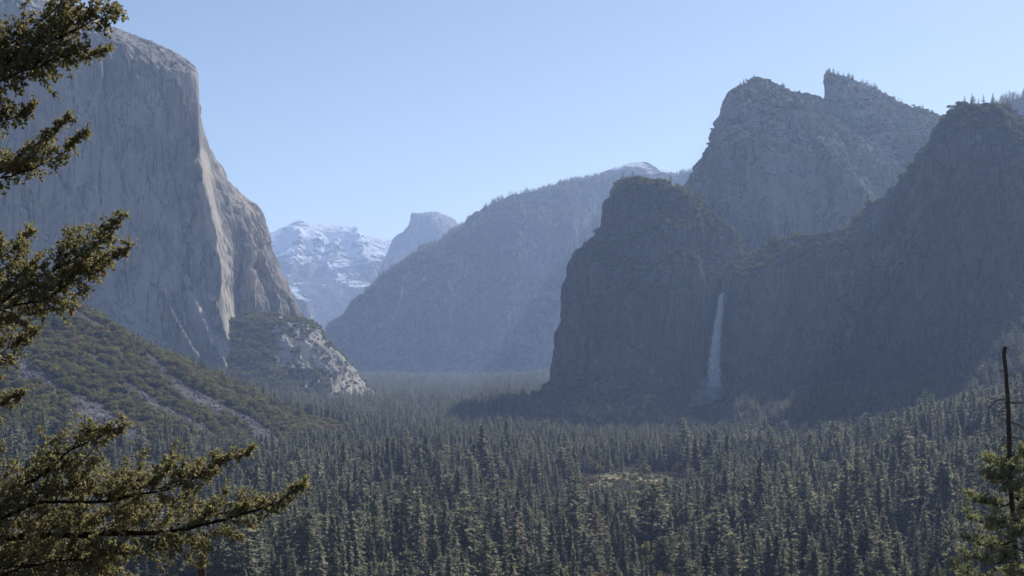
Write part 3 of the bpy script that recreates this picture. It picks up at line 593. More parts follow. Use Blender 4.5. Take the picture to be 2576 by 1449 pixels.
def conifer(style, seed, detail=1.0):
    """unit-height conifer: (trunk mesh, crown mesh)"""
    rng = np.random.default_rng(seed)
    R, z0, p, whorls, gap = {'spire': (0.125, 0.08, 0.80, 30, 0.0), 'fir': (0.175, 0.08, 0.75, 26, 0.0), 'cedar': (0.18, 0.12, 0.60, 24, 0.05), 'pine': (0.17, 0.36, 0.45, 17, 0.22), 'tall': (0.14, 0.28, 0.65, 22, 0.12)}[style]
    bend = rng.normal(0, 0.012, 2)
    tz = np.linspace(0, 0.99, 9); path = np.c_[bend[0] * tz ** 2, bend[1] * tz ** 2, tz]
    tv, tf = tube(path, 0.0135 * (1 - tz * 0.93), 6)
    C, A, L, Wd, SD = [], [], [], [], []
    whorls = int(whorls * detail)
    for k in range(whorls):
        t = (k + rng.uniform(-0.3, 0.3)) / whorls; z = z0 + (0.985 - z0) * np.clip(t, 0, 1)
        if rng.random() < gap * (1 - t): continue
        low = smooth01(t, -0.02, 0.16) * 0.45 + 0.55
        rad = R * (1 - t) ** p * low + 0.008
        nb = max(4, int(round(7 * detail ** 0.5 * (0.6 + 0.6 * (1 - t)))))
        off = rng.uniform(0, 6.28)
        for b in range(nb):
            if rng.random() < 0.12: continue
            a = off + 6.283 * (b + rng.uniform(-0.3, 0.3)) / nb; r = rad * rng.uniform(0.6, 1.22)
            droop = (-0.10 - 0.30 * (1 - t)) if style != 'pine' else rng.uniform(-0.2, 0.35)
            dirv = np.array((math.cos(a), math.sin(a), droop)); ns = max(2, int(round(4 * r / R + 1)))
            for s in range(ns):
                f = (s + 0.6) / ns; tip = 0.06 * r * f * f * 3
                c = np.array((bend[0] * z * z, bend[1] * z * z, z)) + dirv * r * f + np.array((0, 0, tip)) + rng.normal(0, 0.005, 3)
                for q in range(2):
                    side = rng.uniform(-0.8, 0.8); d2 = np.array((math.cos(a + side), math.sin(a + side), droop * 0.7 + rng.normal(0, 0.22)))
                    C.append(c + rng.normal(0, 0.006, 3)); A.append(d2); L.append(rng.uniform(0.042, 0.074) * (0.65 + 0.5 * (1 - t))); Wd.append(rng.uniform(0.034, 0.058) * (0.7 + 0.4 * (1 - t))); SD.append((-math.sin(a), math.cos(a), 0))
    for s in range(7):
        C.append((bend[0], bend[1], 0.955 + 0.006 * s)); A.append((rng.normal(0, .35), rng.normal(0, .35), 1)); L.append(0.032); Wd.append(0.010); SD.append((1, 0, 0))
    cv, cf = leaves(np.array(C), np.array(A), L, Wd, rng, np.array(SD), 1.0)
    return mesh_data('trunk_' + style, tv, tf, [M_bark], True), mesh_data('crown_' + style, cv, cf, [M_fir])

def joined(name, parts):
    """trunk and crown as one mesh, for the trees too small to show parts"""
    B = Bag(); mats = []; mi = []
    for me in parts:
        v = np.empty(len(me.vertices) * 3, np.float32); me.vertices.foreach_get('co', v)
        f = np.empty(len(me.loops), np.int32); me.loops.foreach_get('vertex_index', f)
        B.add(v.reshape(-1, 3), f.reshape(-1, 4)); mats.append(me.materials[0]); mi += [len(mats) - 1] * (len(f) // 4)
    m = B.mesh(name, mats); m.polygons.foreach_set('material_index', np.array(mi, np.int32)); return m

def shrub(seed, n=420, lobes=6, mat=None, flat=0.8):
    rng = np.random.default_rng(seed)
    lc = np.c_[rng.uniform(-0.36, 0.36, lobes), rng.uniform(-0.36, 0.36, lobes), rng.uniform(0.25, 0.62, lobes)]; lr = rng.uniform(0.2, 0.36, lobes)
    k = rng.integers(0, lobes, n); d = rng.normal(size=(n, 3)); d /= np.linalg.norm(d, axis=1, keepdims=True)
    c = lc[k] + d * (lr[k] * rng.uniform(0.55, 1.05, n) ** 0.6)[:, None] * np.array((1, 1, flat)); c[:, 2] = np.maximum(c[:, 2], 0.02)
    ax = np.cross(d, rng.normal(size=(n, 3))) + d * 0.15
    cv, cf = leaves(c, ax, rng.uniform(0.10, 0.19, n), rng.uniform(0.08, 0.15, n), rng, np.cross(d, ax), 0.45)
    B = Bag()
    for i in range(3):
        e = lc[i]; tv, tf = tube([(0, 0, -0.15), (e[0] * .3, e[1] * .3, e[2] * .4), (e[0], e[1], e[2])], [0.035, 0.025, 0.01], 5); B.add(tv, tf)
    return B.mesh('stem_shrub', [M_bark], True), mesh_data('foliage_shrub', cv, cf, [mat or M_oak])

def stone(seed):
    import bmesh
    bm = bmesh.new(); bmesh.ops.create_icosphere(bm, subdivisions=2, radius=0.5); rng = np.random.default_rng(seed)
    pl = rng.normal(size=(9, 3)); pl /= np.linalg.norm(pl, axis=1, keepdims=True); h = rng.uniform(0.28, 0.44, 9)
    for v in bm.verts:
        p = np.array(v.co)
        for q, hh in zip(pl, h):
            e = p @ q - hh
            if e > 0: p = p - q * e
        v.co = p * np.array((1.15, 0.95, 0.75))
    me = bpy.data.meshes.new('stone'); bm.to_mesh(me); bm.free(); me.materials.append(M_stone); return me

STYLES = ['spire', 'fir', 'cedar', 'pine', 'tall', 'spire', 'fir', 'pine']
PROTO = [conifer(s, 100 + i) for i, s in enumerate(STYLES)]
PROTO_FAR = [conifer(s, 200 + i, 0.62) for i, s in enumerate(STYLES)]
SHRUB = [shrub(300 + i) for i in range(5)]; SHRUB_BROWN = [shrub(340 + i, 300, 5, M_brown) for i in range(2)]
STONES = [stone(400 + i) for i in range(6)]

def library(name, meshes):
    c = bpy.data.collections.new(name)
    for i, m in enumerate(meshes):
        o = bpy.data.objects.new('%s_%02d' % (name, i), m); c.objects.link(o)
    return c
LIB_FIR = library('conifer_shapes', [joined('conifer', p) for p in PROTO])
LIB_FAR = library('far_conifer_shapes', [joined('far_conifer', p) for p in PROTO_FAR])
LIB_SHRUB = library('shrub_shapes', [joined('shrub', p) for p in SHRUB + SHRUB_BROWN])
LIB_STONE = library('stone_shapes', STONES)

def scatter(name, label, lib, pts, scl, pidx, rot=None):
    """one 'stuff' object whose points carry instances of the library's shapes"""
    n = len(pts)
    me = bpy.data.meshes.new(name); me.vertices.add(n); me.vertices.foreach_set('co', np.ascontiguousarray(pts, np.float32).ravel())
    scl = np.asarray(scl, np.float32)
    if scl.ndim == 1: scl = np.stack([scl] * 3, -1)
    me.attributes.new('size', 'FLOAT_VECTOR', 'POINT').data.foreach_set('vector', np.ascontiguousarray(scl).ravel())
    me.attributes.new('pick', 'INT', 'POINT').data.foreach_set('value', np.asarray(pidx, np.int32))
    rv = np.zeros((n, 3), np.float32); rv[:, 2] = RNG.uniform(0, 6.283, n)
    if rot is not None: rv[:, :2] = rot
    me.attributes.new('turn', 'FLOAT_VECTOR', 'POINT').data.foreach_set('vector', rv.ravel())
    o = obj(name, me); tag(o, label, kind='stuff')
    ng = bpy.data.node_groups.new('scatter_' + name, 'GeometryNodeTree')
    ng.interface.new_socket('Geometry', in_out='INPUT', socket_type='NodeSocketGeometry'); ng.interface.new_socket('Geometry', in_out='OUTPUT', socket_type='NodeSocketGeometry')
    nd = ng.nodes; gi = nd.new('NodeGroupInput'); go = nd.new('NodeGroupOutput'); ip = nd.new('GeometryNodeInstanceOnPoints'); ci = nd.new('GeometryNodeCollectionInfo')
    ci.inputs['Collection'].default_value = lib; ci.inputs['Separate Children'].default_value = True; ci.inputs['Reset Children'].default_value = True
    def attr(nm, typ):
        a = nd.new('GeometryNodeInputNamedAttribute'); a.data_type = typ; a.inputs['Name'].default_value = nm; return a.outputs['Attribute']
    ln = ng.links.new
    ln(gi.outputs[0], ip.inputs['Points']); ln(ci.outputs[0], ip.inputs['Instance']); ip.inputs['Pick Instance'].default_value = True
    ln(attr('pick', 'INT'), ip.inputs['Instance Index']); ln(attr('size', 'FLOAT_VECTOR'), ip.inputs['Scale'])
    e2r = nd.new('FunctionNodeEulerToRotation'); ln(attr('turn', 'FLOAT_VECTOR'), e2r.inputs[0]); ln(e2r.outputs[0], ip.inputs['Rotation'])
    ln(ip.outputs[0], go.inputs[0])
    md = o.modifiers.new('scatter', 'NODES'); md.node_group = ng
    return o

# ------------------------------------------------------------------ the valley forest
def jitter_points(y0, y1, spacing, lo=-0.47, hi=0.47):
    ys = np.arange(y0, y1, spacing); out = []
    for y in ys:
        xs = np.arange(lo * y, hi * y, spacing)
        out.append(np.c_[xs, np.full(len(xs), y)])
    P = np.concatenate(out); return P + RNG.uniform(-0.8, 0.8, P.shape) * spacing

P = np.concatenate([jitter_points(660, 1500, 10.4), jitter_points(1500, 2600, 10.4), jitter_points(2600, 4600, 13.0, -0.24, 0.06), jitter_points(4600, 7600, 15.0, -0.16, 0.06)])
# leave out what stands inside the rock masses: right of the line along their foot
foot = np.array([(at(a_, 0, b_)[0], b_) for a_, b_ in ((1304, 2420), (1420, 2280), (1560, 2230), (1860, 2240), (2100, 2120), (2400, 1970), (2640, 1880))])
lim = np.interp(P[:, 0], foot[:, 0], foot[:, 1], left=1e9, right=1900)
P = P[(P[:, 1] < lim + 30) | (PX0 + F * P[:, 0] / P[:, 1] < np.interp(P[:, 1], [2350, 2960], [1300, 1378]))]
P = P[~((P[:, 1] > 2750) & (P[:, 0] > np.interp(P[:, 1], [2750, 3200, 7600], [at(1385, 0, 2800)[0], at(1390, 0, 3200)[0], at(1520, 0, 7600)[0]])))]
gzv = ground_z(P[:, 0], P[:, 1])
ppx = PX0 + F * P[:, 0] / P[:, 1]; ppy = PY0 - F * (gzv - CZ) / P[:, 1]
tm = talus_mask(P[:, 0], P[:, 1]); cm = clear_mask(P[:, 0], P[:, 1])
clump = fbm(np.c_[P / 70.0, np.zeros(len(P))], 3, 201); blot = fbm(np.c_[P / 30.0, np.zeros(len(P))], 2, 207)
# slope of oaks: the talus hillside above the conifer line
line = np.interp(ppx, [-600, 0, 150, 300, 450, 600, 720, 880, 900], [1140, 1120, 1120, 1140, 1130, 1135, 1145, 1135, 900])
hill = (ppx < 890) & (ppy < line) & (P[:, 1] > 1350) & (P[:, 1] < 2330) & (gzv > 6)
keep = (RNG.random(len(P)) < np.where(clump > -0.22, 0.93, 0.22)) & (tm < 0.2) & (RNG.random(len(P)) > cm * 0.88)
leafy = keep & ~hill & (P[:, 1] < 2300) & (fbm(np.c_[P / 55.0, np.zeros(len(P))], 2, 219) > 0.22) & (RNG.random(len(P)) < 0.55)
con = keep & ~hill & ~leafy
Hs = np.clip(RNG.normal(29, 7.5, len(P)) + 15 * clump + 12 * blot, 7, 54)
ylim = np.where((ppx > 1455) & (ppx < 1725) & (P[:, 1] > 950) & (P[:, 1] < 1640), 150 - (1228 - 880) / F * P[:, 1] + RNG.uniform(-4, 5, len(P)) + 7 * np.abs(ppx - 1590) / 130, 99)
Hs = np.clip(np.minimum(Hs, ylim), 5, 60); Hs = np.where((P[:, 1] > 1750) & (P[:, 1] < 2700), np.minimum(Hs, 27 + 0.35 * np.maximum(Hs - 27, 0)), Hs)
tallm = RNG.random(len(P)) < 0.05; Hs[tallm & (P[:, 1] < 1750)] *= 1.3
small = RNG.random(len(P)) < 0.30; Hs[small] *= RNG.uniform(0.3, 0.65, small.sum())
TX, TY, TZ, TH = P[con, 0], P[con, 1], gzv[con], Hs[con]
TPX = ppx[con]; topy = PY0 - F * (TZ + TH - CZ) / TY
kind = RNG.choice(len(STYLES), len(TX), p=[0.17, 0.15, 0.13, 0.12, 0.12, 0.12, 0.11, 0.08])
wide = RNG.uniform(0.85, 1.45, len(TX))
# the 300 that show largest: near, top inside the picture
score = np.where((TPX > 12) & (TPX < 2564) & (topy < 1425), TH / TY, 0)
order = np.argsort(-score); big = order[:300]; rest = np.ones(len(TX), bool); rest[big] = False
nearm = rest & (TY < 2600); farm = rest & (TY >= 2600)
print('trees', len(TX), 'near', nearm.sum(), 'far', farm.sum())
scatter('conifer_forest', 'dense conifer forest covering the valley floor', LIB_FIR, np.c_[TX, TY, TZ - 0.4][nearm], np.c_[TH * wide, TH * wide, TH][nearm], kind[nearm])
scatter('far_conifer_forest', 'distant hazy conifer forest filling the valley between the cliffs', LIB_FAR, np.c_[TX, TY, TZ - 0.4][farm], np.c_[TH * wide * 1.15, TH * wide * 1.15, TH][farm], kind[farm])

lh = RNG.uniform(9, 19, leafy.sum())
scatter('forest_oaks', 'rounded oaks and bare bushes between the conifers of the valley', LIB_SHRUB, np.c_[P[leafy], gzv[leafy] - 0.4], np.c_[lh * RNG.uniform(.8, 1.1, len(lh)), lh * RNG.uniform(.8, 1.1, len(lh)), lh], RNG.choice(7, len(lh), p=[.18] * 5 + [.05, .05]))
LOOK = {'spire': 'narrow spire conifer', 'fir': 'full grey fir', 'cedar': 'broad dense cedar', 'pine': 'ragged bare stemmed pine', 'tall': 'long trunked conifer'}
def where(px, py, H):
    sz = 'short ' if H < 26 else 'very tall ' if H > 40 else ''
    side = ('beside the dead topped pine' if px > 2360 else 'left of the dead topped pine' if px > 2130 else 'under the dark rock wall' if px > 1880 else 'below the waterfall' if px > 1740
            else 'below the pale clearing' if px > 1500 else 'below the dark rock buttress' if px > 1330 else 'below the long hazy ridge' if px > 1080 else 'below the snowy mountain' if px > 800
            else 'right of the fir limb tips' if px > 640 else 'by the broken snag' if px > 420 else 'behind the fir limbs')
    row = ', at the lower picture edge' if py > 1360 else ', in the front rows' if py > 1290 else ', in the second rows' if py > 1200 else ', farther back'
    return sz, side + row
first = {}
for i in big:
    s = int(kind[i]); st = STYLES[s]; sz, pl = where(TPX[i], topy[i], TH[i])
    if s not in first:
        o = empty('conifer_tree', (0, 0, 0)); tr = obj('trunk', PROTO[s][0], o); cr = obj('crown', PROTO[s][1], o); first[s] = (o, tr, cr)
    else:
        o0, t0, c0 = first[s]; o = o0.copy(); COL.objects.link(o)
        for ch in (t0, c0):
            c = ch.copy(); COL.objects.link(c); c.parent = o
    o.location = (TX[i], TY[i], TZ[i] - 0.4); o.rotation_euler = (0, 0, RNG.uniform(0, 6.28)); o.scale = (TH[i] * wide[i], TH[i] * wide[i], TH[i])
    lb = sz + LOOK[st] + ' ' + pl
    tag(o, lb if len(lb.split()) <= 16 else LOOK[st] + ' ' + pl, 'tree', 'conifers standing in the near valley forest')

# oaks and brush on the talus hillside
Q = jitter_points(1250, 2340, 8.2, -0.46, -0.08)
qz = ground_z(Q[:, 0], Q[:, 1]); qpx = PX0 + F * Q[:, 0] / Q[:, 1]; qpy = PY0 - F * (qz - CZ) / Q[:, 1]
ql = np.interp(qpx, [-600, 0, 150, 300, 450, 600, 720, 880, 900], [1140, 1120, 1120, 1140, 1130, 1135, 1145, 1135, 900])
qt = talus_mask(Q[:, 0], Q[:, 1]); qn = fbm(np.c_[Q / 40.0, np.zeros(len(Q))], 3, 301)
k = (qpx < 900) & (qpy < ql + 25) & (qt < 0.35) & (qz > 3) & (RNG.random(len(Q)) < np.where(qn > -0.2, 0.97, 0.55))
Q, qz, qpx, qpy, qn = Q[k], qz[k], qpx[k], qpy[k], qn[k]
qs = np.clip(RNG.normal(11.0, 3.2, len(Q)) + 5 * qn, 4, 21); qk = RNG.choice(7, len(Q), p=[.195] * 5 + [.0125, .0125])
sc_ = np.where((qpx > 350) & (qpx < 850) | (qpx > 8) & (qpy > 800), qs / Q[:, 1], 0); bo = np.argsort(-sc_)[:300]; rs = np.ones(len(Q), bool); rs[bo] = False
qscl = np.c_[qs * RNG.uniform(1, 1.35, len(Q)), qs * RNG.uniform(1, 1.35, len(Q)), qs]
scatter('hillside_brush', 'dense oaks and brush on the talus hillside', LIB_SHRUB, np.c_[Q, qz - 0.3][rs], qscl[rs], qk[rs])
fs = {}
ALLS = SHRUB + SHRUB_BROWN
for i in bo:
    s = int(qk[i])
    if s not in fs:
        o = empty('oak_tree', (0, 0, 0)); fs[s] = (o, obj('trunk', ALLS[s][0], o), obj('crown', ALLS[s][1], o))
    else:
        o = fs[s][0].copy(); COL.objects.link(o)
        for ch in fs[s][1:]:
            c = ch.copy(); COL.objects.link(c); c.parent = o
    o.location = (Q[i, 0], Q[i, 1], qz[i] - 0.3); o.rotation_euler = (0, 0, RNG.uniform(0, 6.28)); o.scale = qscl[i]
    kindw = 'reddish brown bare bush' if s > 4 else 'olive green oak'
    wd = qscl[i, 0] / qs[i]; szw = ('small ' if qs[i] < 11 else 'huge ' if qs[i] > 17.5 else 'large ' if qs[i] > 14 else '') + ('broad ' if wd > 1.24 else 'upright ' if wd < 1.1 else '')
    pl = 'low on the hillside' if qpy[i] > 1040 else 'halfway up the hillside' if qpy[i] > 900 else 'high on the hillside'
    edge = ' beside a boulder streak' if talus_mask(Q[i:i+1, 0] + 9, Q[i:i+1, 1])[0] > 0.3 or talus_mask(Q[i:i+1, 0] - 9, Q[i:i+1, 1])[0] > 0.3 else ''
    hz_ = ' near the fir limbs' if qpx[i] < 200 else ' left of the stone streak' if qpx[i] < 430 else ' along the stone streak' if qpx[i] < 600 else ' toward the slope foot'
    tag(o, szw + kindw + ' ' + pl + (edge or hz_), 'tree', 'oaks on the talus hillside')

# talus stones
T = jitter_points(1250, 2350, 2.3, -0.45, -0.1); T = T[talus_mask(T[:, 0], T[:, 1]) > 0.35]
tz = ground_z(T[:, 0], T[:, 1]); ts = np.clip(RNG.lognormal(0.55, 0.5, len(T)), 0.7, 6.5)
print('stones', len(T), 'oaks', len(Q))
bs = np.argsort(-ts)[:40]; rs = np.ones(len(T), bool); rs[bs] = False
scatter('talus_stones', 'grey broken stones lying in streaks down the hillside', LIB_STONE, np.c_[T, tz][rs], ts[rs], RNG.integers(0, 6, rs.sum()), RNG.uniform(-0.6, 0.6, (rs.sum(), 2)))
for i in bs:
    o = obj('boulder', STONES[int(RNG.integers(0, 6))], None, (T[i, 0], T[i, 1], tz[i] + ts[i] * 0.1)); o.scale = (ts[i],) * 3; o.rotation_euler = RNG.uniform(-0.6, 0.6, 3)
    yy = PY0 - F * (tz[i] - CZ) / T[i, 1]
    tag(o, 'large grey boulder in the stone streaks ' + ('low' if yy > 1040 else 'midway' if yy > 920 else 'high') + ' on the hillside', 'boulder', 'boulders in the talus streaks')
hx, hy, hz = ground_hit(610, 1090); me = STONES[2].copy(); me.materials.clear(); me.materials.append(M_tan)
o = obj('boulder', me, None, (hx, hy, hz + 2)); o.scale = (6.5, 6.5, 6.5); tag(o, 'rounded tan boulder standing out of the grey stone streak', 'boulder')

# ------------------------------------------------------------------ trees and brush growing on the rock
def on_mass(key, n, nzmin, vlo=0.0, vhi=1.0, seed=0, box=None, noise=None):
    V, N = MASS[key]; rng = np.random.default_rng(seed); nv, nu = V.shape[:2]
    i = rng.integers(int(vlo * (nv - 1)), max(int(vlo * (nv - 1)) + 1, int(vhi * (nv - 1))), n * 4); j = rng.integers(0, nu, n * 4)
    p = V[i, j]; ok = np.abs(N[i, j, 2]) > nzmin
    px, py = to_px(p); ok &= (px > -80) & (px < 2660)
    if box: ok &= (px > box[0]) & (px < box[2]) & (py > box[1]) & (py < box[3])
    if noise: ok &= fbm(p / noise, 3, seed) > -0.05
    p = p[ok][:n]
    return p + rng.uniform(-1, 1, p.shape) * np.array((1.5, 1.5, 0))

def brush(name, label, sets, lib=LIB_SHRUB, npick=5, szr=(4, 9), tall=1.0):
    p = np.concatenate(sets); s = RNG.uniform(*szr, len(p))
    scatter(name, label, lib, p - np.array((0, 0, 0.4)), np.c_[s * tall, s * tall, s], RNG.integers(0, npick, len(p)))

brush('cliff_top_trees', 'small trees along the rim of the pale cliff', [on_mass('granite_cliff', 520, 0.35, 0.74, 0.93, 1)], LIB_FAR, 8, (9, 20), 1.5)
brush('pedestal_brush', 'brush covering the slope at the right foot of the cliff', [on_mass('rock_pedestal', 4200, 0.1, 0.1, 1, 2, (555, 790, 690, 1010)), on_mass('rock_pedestal', 420, 0.4, 0.15, 1, 3), on_mass('rock_pedestal', 420, 0.1, 0.1, 1, 43, (680, 790, 760, 1000), 40), on_mass('rock_pedestal', 320, 0.1, 0.62, 1, 4, (715, 790, 830, 835)),
       on_mass('rock_pedestal', 900, 0.1, 0.0, 0.4, 41, (620, 930, 830, 1010))], LIB_SHRUB, 5, (8, 16), 1.2)
brush('wall_brush', 'dark brush on the ledges and shoulders of the shaded wall', [on_mass('rock_buttress', 6000, 0.62, 0.25, 0.95, 5, None, 60), on_mass('rock_buttress', 2500, 0.3, 0.6, 0.95, 6, (1540, 455, 1880, 740))], LIB_SHRUB, 5, (7, 14), 1.2)
brush('wall_foot_trees', 'dark shaded conifers at the foot of the wall', [_q[~((to_px(_q)[0] > 1670) & (to_px(_q)[0] < 1835) & (to_px(_q)[1] > 900))] for _q in [on_mass('rock_buttress', 3600, 0.25, 0.02, 0.30, 7, (1850, 700, 2600, 1100))]], LIB_FAR, 8, (16, 34), 1.25)
brush('wall_top_trees', 'conifers on the crest of the shaded wall', [on_mass('rock_buttress', 330, 0.45, 0.66, 0.93, 8, None, 90), on_mass('rock_buttress', 90, 0.35, 0.7, 0.9, 9, (1545, 440, 1720, 520))], LIB_FAR, 8, (14, 30), 1.3)
brush('peak_brush', 'brush on the two rock peaks', [on_mass('rock_peak', 900, 0.6, 0.3, 0.97, 10, None, 80), on_mass('rock_peak.001', 2600, 0.45, 0.2, 0.95, 11, None, 80)], LIB_SHRUB, 5, (6, 13), 1.2)
brush('peak_trees', 'small conifers on the crests of the two rock peaks', [on_mass('rock_peak', 70, 0.4, 0.72, 0.92, 12, None, 60), on_mass('rock_peak.001', 80, 0.4, 0.6, 0.85, 13, None, 60), on_mass('rock_peak.001', 160, 0.45, 0.3, 0.8, 14)], LIB_FAR, 8, (13, 26), 1.5)
brush('ridge_trees', 'tiny conifers along the crest of the long hazy ridge', [on_mass('wooded_ridge.001', 1500, 0.0, 0.70, 0.90, 15, None, 220), on_mass('wooded_ridge.001', 900, 0.0, 0.76, 0.86, 16), on_mass('wooded_ridge.001', 3500, 0.5, 0.2, 0.8, 17, None, 250), on_mass('wooded_ridge', 160, 0.2, 0.4, 0.95, 18)], LIB_FAR, 8, (22, 42), 1.25)

# ------------------------------------------------------------------ foreground trees
def limb_curve(pts, Y, n=40):
    """pts: (px, py[, dY])"""
    w = np.array([at(p[0], p[1], Y + (p[2] if len(p) > 2 else 0)) for p in pts]); t = np.r_[0, np.cumsum(np.linalg.norm(np.diff(w, axis=0), axis=1))]
    return pchip(t, w, np.linspace(0, t[-1], n))

def tufts(cent, direction, rng, n=9, length=0.055, width=0.016, spread=0.9):
    """needle clusters: n blades fanning round each direction"""
    k = len(cent); c = np.repeat(cent, n, 0); d = np.repeat(direction, n, 0) + rng.normal(0, spread, (k * n, 3)) * 0.6
    d /= np.linalg.norm(d, axis=1, keepdims=True) + 1e-9
    L = rng.uniform(0.7, 1.2, k * n) * length
    return leaves(c + d * L[:, None] * 0.55, d, L, width * rng.uniform(0.8, 1.3, k * n), rng)

def grow(limb, rng, reach_up, reach_dn, start=0.15, side=0.5, step=0.035, tuft=0.05, droop=0.0, density=1.0):
    """branchlets on both sides of a limb; returns the branchlet tubes and needle clusters"""
    TW = Bag(); C, D = [], []
    L = np.r_[0, np.cumsum(np.linalg.norm(np.diff(limb, axis=0), axis=1))]; tot = L[-1]
    tg = np.gradient(limb, axis=0); tg /= np.linalg.norm(tg, axis=1, keepdims=True)
    s = start * tot
    while s < tot:
        f = s / tot; i = min(len(limb) - 1, int(np.searchsorted(L, s))); base = limb[i]; T = tg[i]
        shape = (0.5 + 0.5 * math.sin(math.pi * min(1, f * 1.05))) * (1.0 if f < 0.75 else max(0.22, (1 - f) / 0.25))
        updir = rng.random() < reach_up / (reach_up + reach_dn + 1e-6)
        r = (reach_up if updir else reach_dn) * rng.uniform(0.45, 1.15) * shape
        v = T * rng.uniform(0.45, 1.0) + np.array((0, rng.choice((-1, 1)) * rng.uniform(0.1, 1.0) * side, (1 if updir else -1) * rng.uniform(0.35, 1.0)))
        v /= np.linalg.norm(v)
        n = max(4, int(r / 0.035)); pts = [base]
        for k in range(n):
            v = v + rng.normal(0, 0.12, 3) + np.array((0, 0, -droop * 0.1 + 0.03)); v /= np.linalg.norm(v); pts.append(pts[-1] + v * r / n)
        pts = np.array(pts); tv, tf = tube(pts, np.linspace(0.006, 0.002, len(pts)), 4); TW.add(tv, tf)
        for k in range(1, len(pts)):
            f2 = k / len(pts)
            if f2 < 0.25 and r > 0.2: continue
            if k == len(pts) - 1 or rng.random() < 0.62 * density:
                # a side twig with its own needle clusters
                tl = rng.uniform(0.05, 0.15) * (1.15 - 0.6 * f2); d = v + rng.normal(0, 0.75, 3); d /= np.linalg.norm(d); nt = max(2, int(tl / 0.030))
                e = pts[k] + d * tl; tv, tf = tube(np.array([pts[k], pts[k] + d * tl * .5 + np.array((0, 0, -.004)), e]), [.003, .0022, .0012], 3); TW.add(tv, tf)
                for q in range(1, nt + 1):
                    C.append(pts[k] + d * tl * q / nt + rng.normal(0, 0.010, 3)); D.append(d + rng.normal(0, 0.35, 3))
            else:
                C.append(pts[k] + rng.normal(0, 0.012, 3)); D.append(v + rng.normal(0, 0.4, 3))
        s += step * rng.uniform(0.6, 1.4)
    for k in range(9):
        C.append(limb[-1] - tg[-1] * 0.03 * k + rng.normal(0, 0.02, 3)); D.append(tg[-1] + rng.normal(0, 0.4, 3))
    return TW, np.array(C), np.array(D)

# the overhanging fir at the left: its trunk stands just outside the picture
YF = 22.0
fir = empty('fir_tree', (at(-300, 0, YF)[0], YF + 0.4, float(ground_z(np.array([at(-300, 0, YF)[0]]), np.array([YF]))[0])))
tag(fir, 'overhanging fir whose olive green limbs reach in from the left', 'tree')
fx, fy, fz = fir.location
def local(v): return np.asarray(v, float) - np.array((fx, fy, fz))
zz = np.linspace(-0.5, 38, 30); tv, tf = tube(np.c_[0.12 * np.sin(zz * 0.3), 0.1 * np.cos(zz * 0.23), zz], 0.36 * (1 - zz / 46.0), 14)
obj('trunk', mesh_data('fir_trunk', tv, tf, [M_limb], True), fir)
FL = [  # limb path from the trunk, base radius, reach up, reach down, side, density, first leaf
    ([(-300, 330), (-120, 230), (0, 172), (90, 125), (150, 95), (215, 60), (268, 36), (300, 34, .3)], .045, .62, .50, .6, 1.0, .22),
    ([(-300, 240), (-100, 150, .3), (20, 110, .4), (120, 40, .4), (180, -20, .4), (235, -60, .4)], .035, .45, .45, .6, 1.0, .2),
    ([(-300, 360), (-80, 230, -.3), (60, 180, -.3), (150, 146, -.3), (225, 132, -.2), (268, 128, -.2)], .026, .30, .16, .4, .9, .3),
    ([(-300, 400), (-120, 345), (0, 305), (50, 290), (85, 268)], .03, .24, .16, .4, 1.0, .4),
    ([(-300, 520), (-100, 458), (0, 432), (60, 400), (110, 360), (140, 330), (172, 300)], .036, .24, .17, .4, 1.0, .35),
    ([(-300, 540), (-60, 462, -.3), (40, 438, -.3), (110, 412, -.3), (165, 380, -.2), (200, 348, -.2), (210, 328, -.2)], .03, .22, .14, .4, 1.0, .4),
    ([(-300, 900), (-120, 810), (0, 760), (90, 700), (180, 655), (240, 615), (280, 570), (300, 545)], .05, .60, .46, .7, 1.15, .25),
    ([(-300, 900), (-60, 790, -.3), (40, 768, -.3), (120, 750, -.3), (160, 720, -.3), (210, 680, -.3), (290, 650, -.3), (322, 620, -.3)], .034, .42, .26, .6, 1.1, .25),
    ([(-300, 800), (-100, 700, .4), (0, 650, .4), (50, 610, .4), (72, 575, .4)], .03, .35, .30, .5, 1.1, .35),
    ([(-300, 1010), (-100, 930), (0, 890), (45, 862), (86, 830)], .022, .26, .24, .4, .9, .45),
    ([(-300, 1130), (-100, 1050), (0, 1022), (30, 1002), (52, 985)], .018, .22, .18, .4, .8, .5),
    ([(-300, 1390), (-120, 1300), (0, 1242), (85, 1208), (135, 1170), (170, 1138), (230, 1108), (285, 1082), (306, 1066)], .055, .46, .30, .6, 1.1, .25),
    ([(-300, 1440), (-100, 1340, -.2), (0, 1305, -.2), (120, 1262, -.2), (260, 1262, -.2), (360, 1240, -.2), (430, 1228, -.2), (510, 1190, -.2), (570, 1152, -.2), (618, 1138, -.2)], .05, .58, .28, .7, 1.2, .25),
    ([(-300, 1420), (-100, 1380, .2), (0, 1357, .2), (160, 1345, .2), (300, 1342, .2), (400, 1340, .2), (520, 1318, .2), (620, 1290, .2), (700, 1262, .2), (762, 1222, .2)], .085, .50, .42, .7, 1.2, .28),
    ([(-300, 1560), (-100, 1480, -.4), (20, 1440, -.4), (140, 1412, -.4), (260, 1400, -.4), (330, 1380, -.4)], .04, .5, .45, .7, 1.1, .25),
    ([(-300, 1500), (-60, 1440, .5), (120, 1420, .5), (250, 1440, .5), (340, 1470, .5)], .03, .45, .3, .7, 1.0, .3)]
rng = np.random.default_rng(5); ntuft = 0
